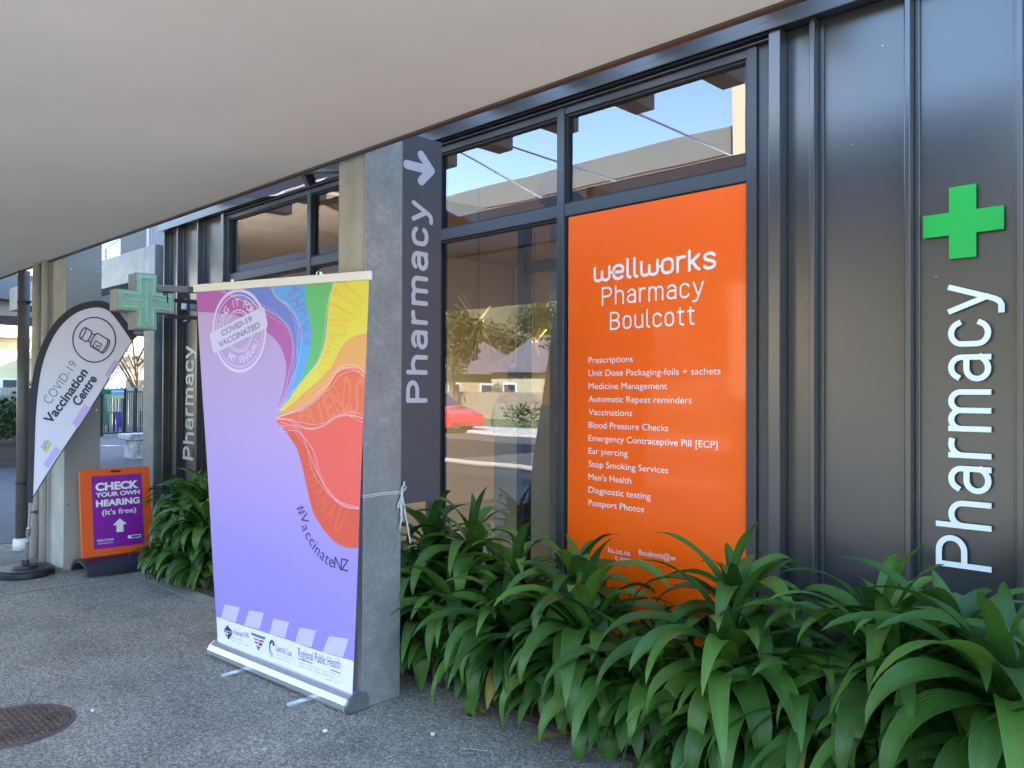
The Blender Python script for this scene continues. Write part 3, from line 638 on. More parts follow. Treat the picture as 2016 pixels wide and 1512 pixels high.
rows = [('Prescriptions', 1246), ('Unit Dose Packaging-foils + sachets', 1419), ('Medicine Management', 1314), ('Automatic Repeat reminders', 1362), ('Vaccinations', 1245),
        ('Blood Pressure Checks', 1316), ('Emergency Contraceptive Pill [ECP]', 1413), ('Ear piercing', 1236), ('Stop Smoking Services', 1316), ("Men's Health", 1243), ('Diagnostic testing', 1281), ('Passport Photos', 1268)]
for i, (s, xe) in enumerate(rows):
    m = MB(); ptext(m, s, 1159, 715+(995-715)*i/11, xe, 0.034, bold=0.0); m.build('service_line', M_pt, pp)
m = MB(); stext(m, 'Pharmacy', 1185, 602, 1386, 0.097, 0.0098); m.build('branch_name', M_pt, pp); m = MB(); stext(m, 'Boulcott', 1201, 650, 1368, 0.094, 0.0098)
m.build('branch_name', M_pt, pp)
m = MB(); stext(m, 'wellworks', 1169, 557, 1410, 0.108, 0.0155, rnd_=True, gap=.20)
ga = on_y(1169, 557, YP); gw = on_y(1410, 557, YP).x-ga.x-0.0155
for c0, c1 in ((.68, .88), (2.78, 2.98)):
    xa, xb = ga.x+.0078+c0/5.02*gw, ga.x+.0078+c1/5.02*gw; zz = ga.z+0.108*.40
    poly2d(m, fp, [(xa, zz-0.0065), (xb, zz-0.0065), (xb, zz+0.0065), (xa, zz+0.0065)], 0.0009)
m.build('logo_lettering', M_pt, pp)
for s, x0_, y0_, x1_ in (('ks.co.nz', 1198, 1087, 1241), ('5 0070', 1211, 1106, 1246), ('Boulcott@w', 1258, 1092, 1330), ('Fax', 1258, 1112, 1284)): m = MB(); ptext(m, s, x0_, y0_, x1_, 0.029, bold=0.0); m.build('contact_line', M_pt, pp)

# ================================================================== ROLL-UP BANNER
TL = at(386, 574, 4.42); TR = at(727, 549, 3.77); BL = at(429, 1267, 4.68); BR = at(694, 1369, 3.87)
BW, BH = 1.24, 1.99
def homog(src, dst):
    import numpy as np
    A = []; b = []
    for (x, y), (u, v) in zip(src, dst):
        A.append([x, y, 1, 0, 0, 0, -u*x, -u*y]); b.append(u); A.append([0, 0, 0, x, y, 1, -v*x, -v*y]); b.append(v)
    h = np.linalg.solve(np.array(A, float), np.array(b, float)); return list(h)+[1.0]
HB = homog([(386, 574), (727, 549), (429, 1267), (694, 1369)], [(0, 1), (1, 1), (0, 0), (1, 0)])
def bpx(x, y):
    d = HB[6]*x+HB[7]*y+1; return ((HB[0]*x+HB[1]*y+HB[2])/d*BW, (HB[3]*x+HB[4]*y+HB[5])/d*BH)
def bmap(a, b, h=0.0):
    u = a/BW; v = b/BH
    p = (BL*(1-u)+BR*u)*(1-v) + (TL*(1-u)+TR*u)*v
    du = (BR-BL)*(1-v)+(TR-TL)*v; dv = (TL-BL)*(1-u)+(TR-BR)*u
    n = du.cross(dv).normalized(); bow = 0.0025*math.sin(u*9+v*4)*math.sin(v*7+1)+0.010*math.sin(math.pi*u)*math.sin(math.pi*min(1, max(0, v)))
    return p+n*(h+bow)
def slice_poly(mb, pts, h, n=48):
    """polygon in banner coordinates cut into thin level strips so that it follows the sheet"""
    ys = [p[1] for p in pts]; lo, hi = max(0, min(ys)), min(BH, max(ys)); st = BH/n*1.0
    N = len(pts)
    def cross(y):
        xs = []
        for i in range(N):
            (x0, y0), (x1, y1) = pts[i], pts[(i+1) % N]
            if (y0 <= y) != (y1 <= y): xs.append(x0+(y-y0)/(y1-y0)*(x1-x0))
        return sorted(xs)
    k = max(2, int((hi-lo)/0.006)); eps = 1e-5; prev = None
    lev = [lo+eps+(hi-lo-2*eps)*i/k for i in range(k+1)]
    for i in range(k):
        a = cross(lev[i]); b = cross(lev[i+1])
        if len(a) != len(b):
            mth = cross((lev[i]+lev[i+1])/2); a = b = mth
        for j in range(0, len(a)-1, 2):
            c = lambda x: min(BW, max(0, x))
            q = [(c(a[j]), lev[i]), (c(a[j+1]), lev[i]), (c(b[j+1]), lev[i+1]), (c(b[j]), lev[i+1])]
            ns = max(1, int(abs(q[1][0]-q[0][0])/(BW/14))+1); ft = [(q[0][0]+(q[1][0]-q[0][0])*i2/ns, q[0][1]) for i2 in range(ns+1)]; fb2 = [(q[3][0]+(q[2][0]-q[3][0])*i2/ns, q[2][1]) for i2 in range(ns+1)]
            mb.add([bmap(x, y, h) for x, y in ft+fb2], [(i2, i2+1, ns+2+i2, ns+1+i2) for i2 in range(ns)])
bn = thing('pull_up_banner', tuple((BL+BR)/2*Vector((1, 1, 0)) if False else ((BL.x+BR.x)/2, (BL.y+BR.y)/2, 0)), 'tall lilac pull up banner with rainbow swirl and vaccination stamp standing before the column', 'banner')
m = MB(); nu, nv = 14, 60
for hh in (0.0, -0.0012):
    o0 = len(m.v)
    for j in range(nv+1):
        for i in range(nu+1): m.v.append(tuple(bmap(BW*i/nu, BH*j/nv, hh))); m.uv[len(m.v)-1] = (i/nu, j/nv)
    for j in range(nv):
        for i in range(nu):
            a = o0+j*(nu+1)+i; q = (a, a+1, a+nu+2, a+nu+1); m.f.append(q if hh == 0 else tuple(reversed(q)))
def grad_mat(name, stops, rough=0.5):
    mm = bpy.data.materials.new(name); mm.use_nodes = True; t = mm.node_tree; b = t.nodes['Principled BSDF']; b.inputs['Roughness'].default_value = rough
    uv = t.nodes.new('ShaderNodeUVMap'); uv.uv_map = 'UVMap'; sx = t.nodes.new('ShaderNodeSeparateXYZ'); t.links.new(uv.outputs[0], sx.inputs[0])
    rp = t.nodes.new('ShaderNodeValToRGB'); e = rp.color_ramp.elements
    e[0].position = stops[0][0]; e[0].color = (*stops[0][1], 1); e[1].position = stops[-1][0]; e[1].color = (*stops[-1][1], 1)
    for p_, c_ in stops[1:-1]: k = e.new(p_); k.color = (*c_, 1)
    t.links.new(sx.outputs[1], rp.inputs[0]); t.links.new(rp.outputs[0], b.inputs['Base Color']); return mm
sheet = m.build('printed_sheet', grad_mat('banner_print', [(0.0, (0.30, 0.24, 0.67)), (0.3, (0.33, 0.255, 0.67)), (0.6, (0.43, 0.31, 0.64)), (1.0, (0.48, 0.34, 0.60))]), bn, smooth=True)
def c3(x, y): return bpx(370+x/4.086, 530+y/4.086)
def c4(x, y): return bpx(370+x/2.8, 880+y/2.8)
PT = (722, 1298)
cA = [(60, 372), (150, 378), (250, 395), (420, 430), (640, 590), (740, 720), (785, 860), (790, 950), (775, 1080), (745, 1200), PT]
cB = [(235, 150), (290, 185), (420, 255), (560, 335), (700, 435), (800, 560), (838, 700), (843, 850), (820, 1000), (790, 1120), PT]
cC = [(655, 120), (700, 250), (790, 345), (860, 470), (885, 600), (885, 750), (870, 900), (830, 1060), (790, 1180), PT]
cD = [(935, 100), (935, 300), (965, 450), (980, 600), (975, 750), (950, 900), (890, 1050), (810, 1200), PT]
cE = [(1165, 80), (1130, 250), (1115, 400), (1105, 600), (1080, 750), (1030, 880), (960, 980), (870, 1110), (790, 1220), (735, 1296)]
cF = [(1470, 622), (1440, 625), (1350, 640), (1260, 700), (1200, 800), (1150, 920), (1050, 1040), (950, 1130), (840, 1235), (760, 1300)]
cG = [(1460, 1075), (1430, 1030), (1370, 960), (1290, 940), (1200, 980), (1130, 1090), (1040, 1190), (930, 1270), (830, 1310), (705, 1352)]
cH = [(1450, 1440), (1400, 1400), (1320, 1350), (1240, 1350), (1180, 1385), (1100, 1440), (1000, 1450), (900, 1410), (820, 1370), (705, 1356)]
def cm(l): return [c3(*p) for p in l]
def sm(l, n=8): return [(p.x, p.y) for p in crom([Vector((*q, 0)) for q in l], n)]
def c4m(l): return [c4(*p) for p in l]
cI3 = c4m([(513, -2), (545, 30), (570, 70), (600, 120), (622, 190), (640, 260), (655, 330), (690, 470), (750, 575), (820, 650), (880, 680), (945, 686)])
cJ = c4m([(513, -4), (590, 10), (640, 70), (680, 160), (715, 270), (775, 380), (850, 450), (960, 485)])
def region(pts, rgb, name, h=0.0006):
    mb = MB(); slice_poly(mb, pts, h); return mb.build(name, S(name+'_ink', rgb, 0.5), sheet)
A_, B_, C_, D_, E_, F_, G_, H_ = [sm(cm(x)) for x in (cA, cB, cC, cD, cE, cF, cG, cH)]
I_ = sm(cI3); J_ = sm(cJ)
TLc = (0, BH); 
region([TLc]+A_+B_[::-1], (172, 86, 168), 'magenta_band')
region(B_+C_[::-1], (102, 122, 208), 'violet_band')
region(C_+D_[::-1], (88, 160, 226), 'blue_band')
region(D_+E_[::-1], (92, 180, 108), 'green_band')
region(E_[::-1]+[(BW+.02, BH+.01), (BW+.02, F_[0][1])]+F_ , (220, 208, 70), 'yellow_band')
region(F_+G_[::-1], (226, 160, 92), 'orange_band')
region(G_+H_[::-1], (222, 104, 72), 'coral_band')
Ht = [p for p in H_]
region(Ht + J_ + [(BW+.02, J_[-1][1]), (BW+.02, H_[0][1])], (228, 92, 80), 'red_band')
region(J_ + [(BW+.02, J_[-1][1]), (BW+.02, I_[-1][1])] + I_[::-1], (214, 84, 62), 'vermilion_band', 0.0009)
# white thread lines
thr = MB()
rr = random.Random(5)
def thread(base, n, amp, wd=0.0014, seed=0):
    rq = random.Random(seed)
    for k in range(n):
        ph = rq.uniform(0, 6); fq = rq.uniform(1.0, 2.2); off = (k-(n-1)/2)*amp*0.6; N = len(base); pts = []
        for i, p in enumerate(base):
            t = i/(N-1); fade = min(1, (1-t)*5)
            q = Vector(base[min(i+1, N-1)])-Vector(base[max(i-1, 0)]); q = q.normalized() if q.length > 0 else Vector((1, 0)); d = (off+amp*math.sin(ph+fq*t*6))*fade
            pts.append((p[0]-q.y*d, p[1]+q.x*d))
        pts = [p for p in pts if 0.001 < p[0] < BW-0.001 and p[1] < BH-0.001]
        if len(pts) > 2: ribbon2d(thr, bmap, pts, wd, 0.0014+k*0.00012)
thread(B_, 4, 0.010, seed=1); thread(C_, 4, 0.010, seed=2); thread(E_, 3, 0.010, seed=3); thread(G_, 5, 0.009, seed=4); thread(H_, 4, 0.009, seed=5); thread(J_, 5, 0.012, seed=6)
thr.build('white_threads', S('thread_ink', (238, 205, 225)), sheet)
# toned lettering inside the bands
def toned(word, pts3, hgt, rgb, name, bold=0.02):
    """letters spread along a path given in enlarged-photo coordinates, each turned to follow it"""
    mb = MB(); path = sm(cm(pts3), 10)
    ln = [0]
    for i in range(1, len(path)): ln.append(ln[-1]+(Vector(path[i])-Vector(path[i-1])).length)
    for k, ch in enumerate(word):
        if ch == ' ': continue
        s = ln[-1]*(k+0.5)/len(word); i = max(j for j in range(len(ln)) if ln[j] <= s); i = min(i, len(path)-2)
        q = Vector(path[i+1])-Vector(path[i]); hh = hgt[0]+(hgt[1]-hgt[0])*k/max(1, len(word)-1)
        wd = ln[-1]/len(word)*0.8 if ch not in 'I' else ln[-1]/len(word)*0.25
        put_text(mb, bmap, ch, path[i][0], path[i][1], width=wd, cap=hh, h=0.0012, bold=bold, ang=math.atan2(q.y, q.x), center=True)
    mb.build(name, S(name+'_ink', rgb), sheet)
toned('FRIENDS', [(890, 1340), (1000, 1340), (1130, 1280), (1260, 1180), (1400, 1230)], (0.05, 0.20), (228, 122, 86), 'friends_lettering')
toned('AROHA', [(950, 730), (930, 560), (880, 400), (850, 250), (800, 130)], (0.05, 0.13), (116, 132, 214), 'blue_lettering')
toned('COMMUNITY', [(1060, 980), (1120, 830), (1170, 640), (1210, 450), (1260, 280), (1320, 130)], (0.06, 0.22), (228, 188, 72), 'yellow_lettering', 0.0)
def t4(l): return [((x/2.8)*4.086, (y/2.8+350)*4.086) for x, y in l]
toned('WHANAU', t4([(668, 200), (692, 290), (728, 385), (785, 480), (865, 560)]), (0.05, 0.13), (220, 96, 70), 'whanau_lettering')
# stamp
def cst(x, y): return bpx(380+x/8.4, 580+y/8.4)
sc0 = cst(752, 735); sr = abs(cst(1195, 735)[0]-cst(312, 735)[0])/2; 
stp = MB()
def ring(r, wd, h): ribbon2d(stp, bmap, circle(sc0[0], sc0[1], r, 64), wd, h)
ring(sr*0.965, sr*0.075, 0.0022); ring(sr*0.86, sr*0.025, 0.0022); ring(sr*0.50, sr*0.03, 0.0022); ring(sr*0.44, sr*0.02, 0.0022)
def arc_text(body, r, a_mid, span, capm, flip=False):
    n = len(body)
    for k, ch in enumerate(body):
        if ch == ' ': continue
        t = (k+0.5)/n-0.5
        a = a_mid-(t*span if not flip else -t*span)
        put_text(stp, bmap, ch, sc0[0]+r*math.cos(a), sc0[1]+r*math.sin(a), cap=capm, h=0.0022, bold=0.02, ang=(a-math.pi/2) if not flip else (a+math.pi/2), center=True, xs=0.85)
arc_text('DOING IT FOR', sr*0.68, math.radians(112), math.radians(150), sr*0.19)
arc_text('MY WHĀNAU', sr*0.68, math.radians(-72), math.radians(105), sr*0.19, True)
stp.build('stamp', S('stamp_ink', (216, 198, 240)), sheet)
# stamp plate
P4 = [cst(255, 770), cst(370, 1145), cst(1265, 650), cst(1140, 285)]
c0_ = Vector(((sum(p[0] for p in P4))/4, (sum(p[1] for p in P4))/4)); uvv = (Vector(P4[3])-Vector(P4[0])+Vector(P4[2])-Vector(P4[1]))/2
an = math.atan2(uvv.y, uvv.x); wl = uvv.length; hl = ((Vector(P4[0])-Vector(P4[1])).length+(Vector(P4[3])-Vector(P4[2])).length)/2
def rrect(cx, cy, w_, h_, r, an):
    pts = []
    for (sx, sy, a0) in ((1, 1, 0), (-1, 1, 90), (-1, -1, 180), (1, -1, 270)):
        for k in range(7):
            a = math.radians(a0+15*k); pts.append((sx*(w_/2-r)+r*math.cos(a), sy*(h_/2-r)+r*math.sin(a)))
    return [(cx+x*math.cos(an)-y*math.sin(an), cy+x*math.sin(an)+y*math.cos(an)) for x, y in pts]
mb = MB(); poly2d(mb, bmap, rrect(c0_.x, c0_.y, wl, hl, 0.02, an), 0.0030); mb.build('stamp_plate', S('plate_ink', (204, 200, 232)), sheet)
mb = MB(); nn = Vector((-math.sin(an), math.cos(an)))
put_text(mb, bmap, 'COVID-19', c0_.x+nn.x*hl*0.21-0.005, c0_.y+nn.y*hl*0.21, width=wl*0.56, cap=hl*0.27, h=0.0038, bold=0.035, ang=an, center=True)
put_text(mb, bmap, 'VACCINATED', c0_.x-nn.x*hl*0.21, c0_.y-nn.y*hl*0.21, width=wl*0.76, cap=hl*0.27, h=0.0038, bold=0.035, ang=an, center=True)
mb.build('stamp_lettering', S('stamp_text_ink', (148, 132, 190)), sheet)
# hashtag along the curve
mb = MB(); hp = [(632, 462, '#'), (648, 510, 'V'), (655, 557, 'a'), (672, 595, 'c'), (692, 628, 'c'), (706, 652, 'i'), (722, 676, 'n'), (748, 702, 'a'), (770, 722, 't'), (794, 738, 'e'), (828, 752, 'N'), (864, 763, 'Z')]
for i, (x, y, ch) in enumerate(hp):
    p = c4(x, y); a = c4(*hp[max(i-1, 0)][:2]); b = c4(*hp[min(i+1, len(hp)-1)][:2]); ang = math.atan2(b[1]-a[1], b[0]-a[0])
    low = ch in 'accinate'; put_text(mb, bmap, ch, p[0], p[1], cap=0.062, h=0.0012, ang=ang, center=True, xs=1.0, bold=-0.004)
mb.build('hashtag_lettering', S('navy_ink', (48, 34, 84)), sheet)
# white foot strip with squares and logos
foot = MB(); slice_poly(foot, [(0, 0.001), c4(160, 957), c4(912, 1220), (BW, c4(912, 1220)[1]), (BW, 0.001)], 0.0007); foot.build('foot_strip', S('strip_ink', (226, 226, 246)), sheet)
for q in ([(208, 903), (295, 922), (270, 992), (187, 967)], [(345, 940), (425, 960), (402, 1035), (318, 1010)], [(478, 990), (565, 1015), (540, 1090), (455, 1060)], [(623, 1042), (714, 1065), (686, 1142), (596, 1112)], [(783, 1095), (887, 1118), (855, 1202), (748, 1165)]):
    sq = MB(); slice_poly(sq, [c4(*p) for p in q], 0.0009); sq.build('square_tab', S('tab_ink', (196, 190, 240)), sheet)
def c6(x, y): return bpx(420+x/6.72, 1180+y/6.72)
lg = MB()
for q in ([(200, 385), (275, 470), (150, 440)], [(148, 447), (275, 478), (262, 492), (160, 462)], [(165, 480), (185, 485), (200, 520), (188, 520)], [(205, 480), (265, 495), (215, 550), (200, 535)]):
    poly2d(lg, bmap, [c6(*p) for p in q], 0.0016)
ribbon2d(lg, bmap, sm([c6(760, 640), c6(785, 612), c6(815, 640), c6(800, 660)]), 0.014, 0.0016)
for off in (0, 14, 28): ribbon2d(lg, bmap, sm([c6(755+off*.4, 640), c6(752+off*.5, 700), c6(765+off, 750), c6(775+off, 785)]), 0.0028, 0.0016)
def btext(mb, s, x0, y0, x1, y1, cap, bold=-0.01, h=0.0016):
    a = c6(x0, y0); b = c6(x1, y1); put_text(mb, bmap, s, a[0], a[1], width=math.hypot(b[0]-a[0], b[1]-a[1]), cap=cap, h=h, bold=bold, ang=math.atan2(b[1]-a[1], b[0]-a[0]))
btext(lg, 'Wairarapa DHB', 285, 495, 485, 553, 0.030); btext(lg, 'Capital & Coast', 835, 715, 1055, 803, 0.034)
btext(lg, 'Regional Public Health', 1142, 808, 1690, 985, 0.052)
ribbon2d(lg, bmap, [c6(1142, 828), c6(1692, 1026)], 0.0045, 0.0018)
lg.build('dark_logos', S('logo_ink', (52, 50, 84)), sheet)
sg = MB()
for (x0, y0, x1, y1) in ((250, 555, 480, 640), (250, 525, 420, 580), (835, 755, 1055, 838), (850, 795, 1040, 868), (1150, 870, 1690, 1058), (1150, 905, 1600, 1062), (1500, 1070, 1690, 1130)): 
    a = Vector(c6(x0, y0)); b = Vector(c6(x1, y1)); n_ = int((b-a).length/0.013)
    for k in range(n_):
        if k % 5 == 4: continue
        p = a+(b-a)*(k/n_); q = a+(b-a)*((k+0.75)/n_); ribbon2d(sg, bmap, [(p.x, p.y), (q.x, q.y)], 0.0055, 0.0016)
sg.build('fine_print', S('fine_ink', (186, 184, 214)), sheet)
tr = MB(); poly2d(tr, bmap, [c6(512, 490), c6(708, 565), c6(690, 590), c6(530, 525)], 0.0016); poly2d(tr, bmap, [c6(580, 640), c6(640, 665), c6(610, 705)], 0.0016); tr.build('teal_logo', S('teal_ink', (58, 128, 122)), sheet)
rdm = MB()
for q in ([(545, 555), (610, 578), (608, 592), (553, 570)], [(620, 582), (684, 600), (676, 620), (618, 600)], [(558, 590), (605, 608), (605, 630), (568, 612)], [(616, 612), (670, 630), (655, 658), (614, 640)]): poly2d(rdm, bmap, [c6(*p) for p in q], 0.0018)
rdm.build('red_logo', S('maroon_ink', (150, 40, 78)), sheet)
# top rail
du = (TR-TL).normalized(); nb = du.cross(UP).normalized(); nb = Vector((nb.x, nb.y, 0)).normalized()
if nb.dot(EYE-TL) < 0: nb = -nb
m = MB(); m.fbox(TL-du*0.01-nb*0.012-Vector((0, 0, 0.005)), (TR-TL)+du*0.02, nb*0.024, (0, 0, 0.042)); m.build('top_rail', mat('rail_cream', (0.74, 0.72, 0.66), 0.35), bn, bevel=0.004)
db = (BR-BL).normalized(); nf = db.cross(UP).normalized(); 
if nf.dot(EYE-BL) < 0: nf = -nf
nf = Vector((nf.x, nf.y, 0)).normalized()
# base cassette profile extruded along db
prof = [(0.052, 0.008), (0.062, 0.02), (0.062, 0.042), (0.045, 0.066), (0.02, 0.082), (-0.02, 0.086), (-0.055, 0.07), (-0.068, 0.04), (-0.062, 0.012), (-0.05, 0.006)]
b0 = Vector((BL.x, BL.y, 0))-db*Vector((1, 1, 0))*0.015; b1 = Vector((BR.x, BR.y, 0))+db*Vector((1, 1, 0))*0.02
m = MB(); m.prism([b0-nf*0.005+nf*a+Vector((0, 0, z)) for a, z in prof], b1-b0); m.build('base_cassette', M_alu, bn, bevel=0.003)
m = MB(); m.prism([b1-nf*0.005+nf*a*1.06+Vector((0, 0, z*1.03)) for a, z in prof], (b1-b0).normalized()*0.012); m.build('end_cap', mat('cap_grey', (0.16, 0.17, 0.17), 0.4, metal=0.4), bn, bevel=0.003)
m = MB()
for (a, z) in ((0.03, 0.055), (-0.04, 0.055), (0.0, 0.03)):
    q = b1+(b1-b0).normalized()*0.0125-nf*0.005+nf*a+Vector((0, 0, z)); m.tube([q, q+(b1-b0).normalized()*0.003], 0.005, 8)
build_each(m, 'screw', M_steel, bn)
for (px0, py0, px1, py1) in ((437, 1330, 500, 1312), (566, 1387, 625, 1370)):
    a = on_g(px0, py0, .008); b = on_g(px1, py1, .008); a.z = b.z = 0.002; d_ = (b-a); s_ = Vector((-d_.y, d_.x, 0)).normalized()*0.02; L = d_.length; dn = d_.normalized()
    m = MB(); e_ = b+dn*0.05
    m.prism([a+dn*0.015-s_, e_-s_, e_+s_, a+dn*0.015+s_, a+s_*0.5, a-s_*0.5], (0, 0, 0.006)); m.build('foot', M_alu, bn, bevel=0.0015)
for f_ in (0.21, 0.73):
    p = TL*(1-f_)+TR*f_-nb*0.03; q = Vector((BL.x*(1-f_)+BR.x*f_, BL.y*(1-f_)+BR.y*f_, 0.05))-nf*0.03
    m = MB(); m.tube([q, p+Vector((0, 0, 0.055))], 0.009, 10)
    if f_ > 0.5: m.tube(crom([p+Vector((0, 0, 0.055)), p+Vector((0, 0, 0.06))-du*0.025, p+Vector((0, 0, 0.03))-du*0.035, p+Vector((0, 0, 0.0))-du*0.03], 5), 0.003, 6)
    m.build('support_pole', M_steel, bn)

# ================================================================== FEATHER FLAG
ff = on_g(50, 1132)
ZF = 6.62
def fl(px, py): return at(px, py, ZF)
fo = fl(59, 985); ffr = Fr(fo, CR, CU, -DV)
def fp2(px, py): return ffr.inv(fl(px, py))
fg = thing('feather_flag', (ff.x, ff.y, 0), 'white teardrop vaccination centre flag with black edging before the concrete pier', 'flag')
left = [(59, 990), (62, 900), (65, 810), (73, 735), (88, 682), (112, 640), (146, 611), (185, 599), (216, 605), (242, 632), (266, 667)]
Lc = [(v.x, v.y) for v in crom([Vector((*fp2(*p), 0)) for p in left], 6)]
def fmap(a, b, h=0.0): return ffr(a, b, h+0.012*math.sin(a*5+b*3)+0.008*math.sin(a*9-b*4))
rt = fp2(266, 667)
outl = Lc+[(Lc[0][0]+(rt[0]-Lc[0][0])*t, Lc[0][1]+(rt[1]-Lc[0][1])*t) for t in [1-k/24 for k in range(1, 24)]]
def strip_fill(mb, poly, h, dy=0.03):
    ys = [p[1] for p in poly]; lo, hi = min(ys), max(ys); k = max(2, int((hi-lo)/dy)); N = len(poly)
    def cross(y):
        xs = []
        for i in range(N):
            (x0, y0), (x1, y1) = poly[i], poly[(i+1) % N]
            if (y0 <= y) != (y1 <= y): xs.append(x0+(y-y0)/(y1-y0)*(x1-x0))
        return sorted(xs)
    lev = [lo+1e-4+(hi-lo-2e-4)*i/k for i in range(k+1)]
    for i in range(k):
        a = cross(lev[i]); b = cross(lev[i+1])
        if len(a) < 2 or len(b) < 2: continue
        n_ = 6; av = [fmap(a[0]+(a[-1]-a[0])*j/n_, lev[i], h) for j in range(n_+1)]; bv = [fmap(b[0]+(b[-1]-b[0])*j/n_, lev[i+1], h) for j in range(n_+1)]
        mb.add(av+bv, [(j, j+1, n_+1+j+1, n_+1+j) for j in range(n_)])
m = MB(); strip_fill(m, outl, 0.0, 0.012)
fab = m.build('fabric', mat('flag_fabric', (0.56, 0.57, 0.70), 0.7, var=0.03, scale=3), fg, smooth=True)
m = MB(); ribbon2d(m, fmap, Lc, 0.055, 0.002); 
ribbon2d(m, fmap, [(Lc[0][0]+(rt[0]-Lc[0][0])*k/20, Lc[0][1]+(rt[1]-Lc[0][1])*k/20) for k in range(21)], 0.010, 0.002)
m.build('edging', mat('flag_black', (0.02, 0.02, 0.035), 0.7), fab)
m = MB(); pl = [fmap(a, b, -0.008) for a, b in Lc]; basep = Vector((ff.x, ff.y, 0.05))
m.tube([basep, basep+(pl[0]-basep)*0.5, pl[0]]+pl[3::3], 0.0085, 8); m.build('pole', M_alu, fg)
m = MB()
def q_at(t): return basep+(pl[0]-basep)*t
m.tube([q_at(0.0), q_at(0.42)], 0.016, 12); m.tube([q_at(0.50), q_at(0.62)], 0.018, 10); m.build('ground_spike_sleeve', M_steel, fg)
m = MB(); m.tube([q_at(0.86), q_at(0.86)+CR*0.05], 0.006, 8); m.tube([q_at(0.86)+CR*0.04, q_at(0.86)+CR*0.055], 0.013, 8); m.tube([q_at(.85)-CR*.02, q_at(.7)-CR*.03, q_at(.55)-CR*0.018], 0.002, 5); m.build('toggle', M_black, fg)
m = MB()
m.lathe([(0.20, 0.0), (0.215, 0.01), (0.215, 0.045), (0.195, 0.062), (0.10, 0.066), (0.095, 0.085), (0.03, 0.09), (0.028, 0.13)], ff.x, ff.y, 40); m.build('base_weight', M_black, fg, smooth=False, bevel=0.004)
M_fi = mat('flag_ink', (0.02, 0.02, 0.06), 0.6)
def ftext(s, x0, y0, x1, y1, cap, bold):
    a = Vector(fp2(x0, y0)); b = Vector(fp2(x1, y1)); d_ = b-a; mb = MB(); put_text(mb, fmap, s, a.x, a.y, width=d_.length, cap=cap, h=0.003, bold=bold, ang=math.atan2(d_.y, d_.x)); return mb
mb = ftext('COVID-19', 98, 797, 151, 718, 0.078, -0.018); mb.build('covid_lettering', M_fi, fab)
mb = ftext('Vaccination', 100, 836, 173, 733, 0.080, 0.03)
mm_ = ftext('Centre', 155, 801, 192, 746, 0.080, 0.03); mb.add(mm_.v, mm_.f); mb.build('centre_lettering', M_fi, fab)
m = MB(); cc_ = fp2(186, 669); rr_ = fp2(230, 669)[0]-cc_[0]; ribbon2d(m, fmap, circle(*cc_, rr_, 60), 0.010, 0.003)
va = math.radians(-30)
def vp(x, y): return (cc_[0]+x*math.cos(va)-y*math.sin(va), cc_[1]+x*math.sin(va)+y*math.cos(va))
def vl_(pts): ribbon2d(m, fmap, [vp(x*rr_, y*rr_) for x, y in pts], 0.010, 0.0032)
ell = lambda cx, cy, rx, ry, a0, a1: [(cx+rx*math.cos(math.radians(a0+(a1-a0)*k/16)), cy+ry*math.sin(math.radians(a0+(a1-a0)*k/16))) for k in range(17)]
vl_(ell(-0.62, 0, 0.09, 0.27, 0, 360)); vl_([(-0.62, 0.27), (-0.32, 0.27)]); vl_([(-0.62, -0.27), (-0.32, -0.27)]); vl_(ell(-0.32, 0, 0.09, 0.27, -90, 90))
vl_([(-0.26, 0.18), (-0.12, 0.20), (0.0, 0.33), (0.62, 0.33)]); vl_([(-0.26, -0.18), (-0.12, -0.20), (0.0, -0.33), (0.62, -0.33)])
vl_(ell(0.0, 0, 0.1, 0.33, 90, 270)); vl_(ell(0.62, 0, 0.1, 0.33, -90, 90)); vl_(ell(0.53, 0, 0.1, 0.33, -90, 90))
vl_([(0.08, -0.30), (0.08, 0.0), (0.42, 0.0), (0.42, -0.30), (0.08, -0.30)]); vl_([(0.18, -0.16), (0.26, -0.22), (0.34, -0.08)])
m.build('vial_emblem', M_fi, fab)
m = MB()
for (x0, y0, x1, y1, ww) in ((232, 712, 212, 742, .05), (172, 800, 148, 838, .06), (116, 882, 92, 918, .055)):
    a = fp2(x0, y0); b = fp2(x1, y1); ribbon2d(m, fmap, [a, b], ww, 0.0024)
build_each(m, 'lilac_tab', S('flag_lilac', (176, 160, 214)), fab)
m = MB(); 
for s, x0, y0, x1, y1 in (('Unite', 84, 882, 92, 868), ('against', 88, 886, 98, 866)):
    a = Vector(fp2(x0, y0)); b = Vector(fp2(x1, y1)); put_text(m, fmap, s, a.x, a.y, width=(b-a).length, cap=0.018, h=0.003, bold=0.0, ang=math.atan2((b-a).y, (b-a).x))
m.build('small_lettering', M_fi, fab)
m = MB(); ribbon2d(m, fmap, [fp2(90, 890), fp2(101, 870)], 0.022, 0.003); m.build('yellow_tag', S('flag_yellow', (190, 184, 70)), fab)

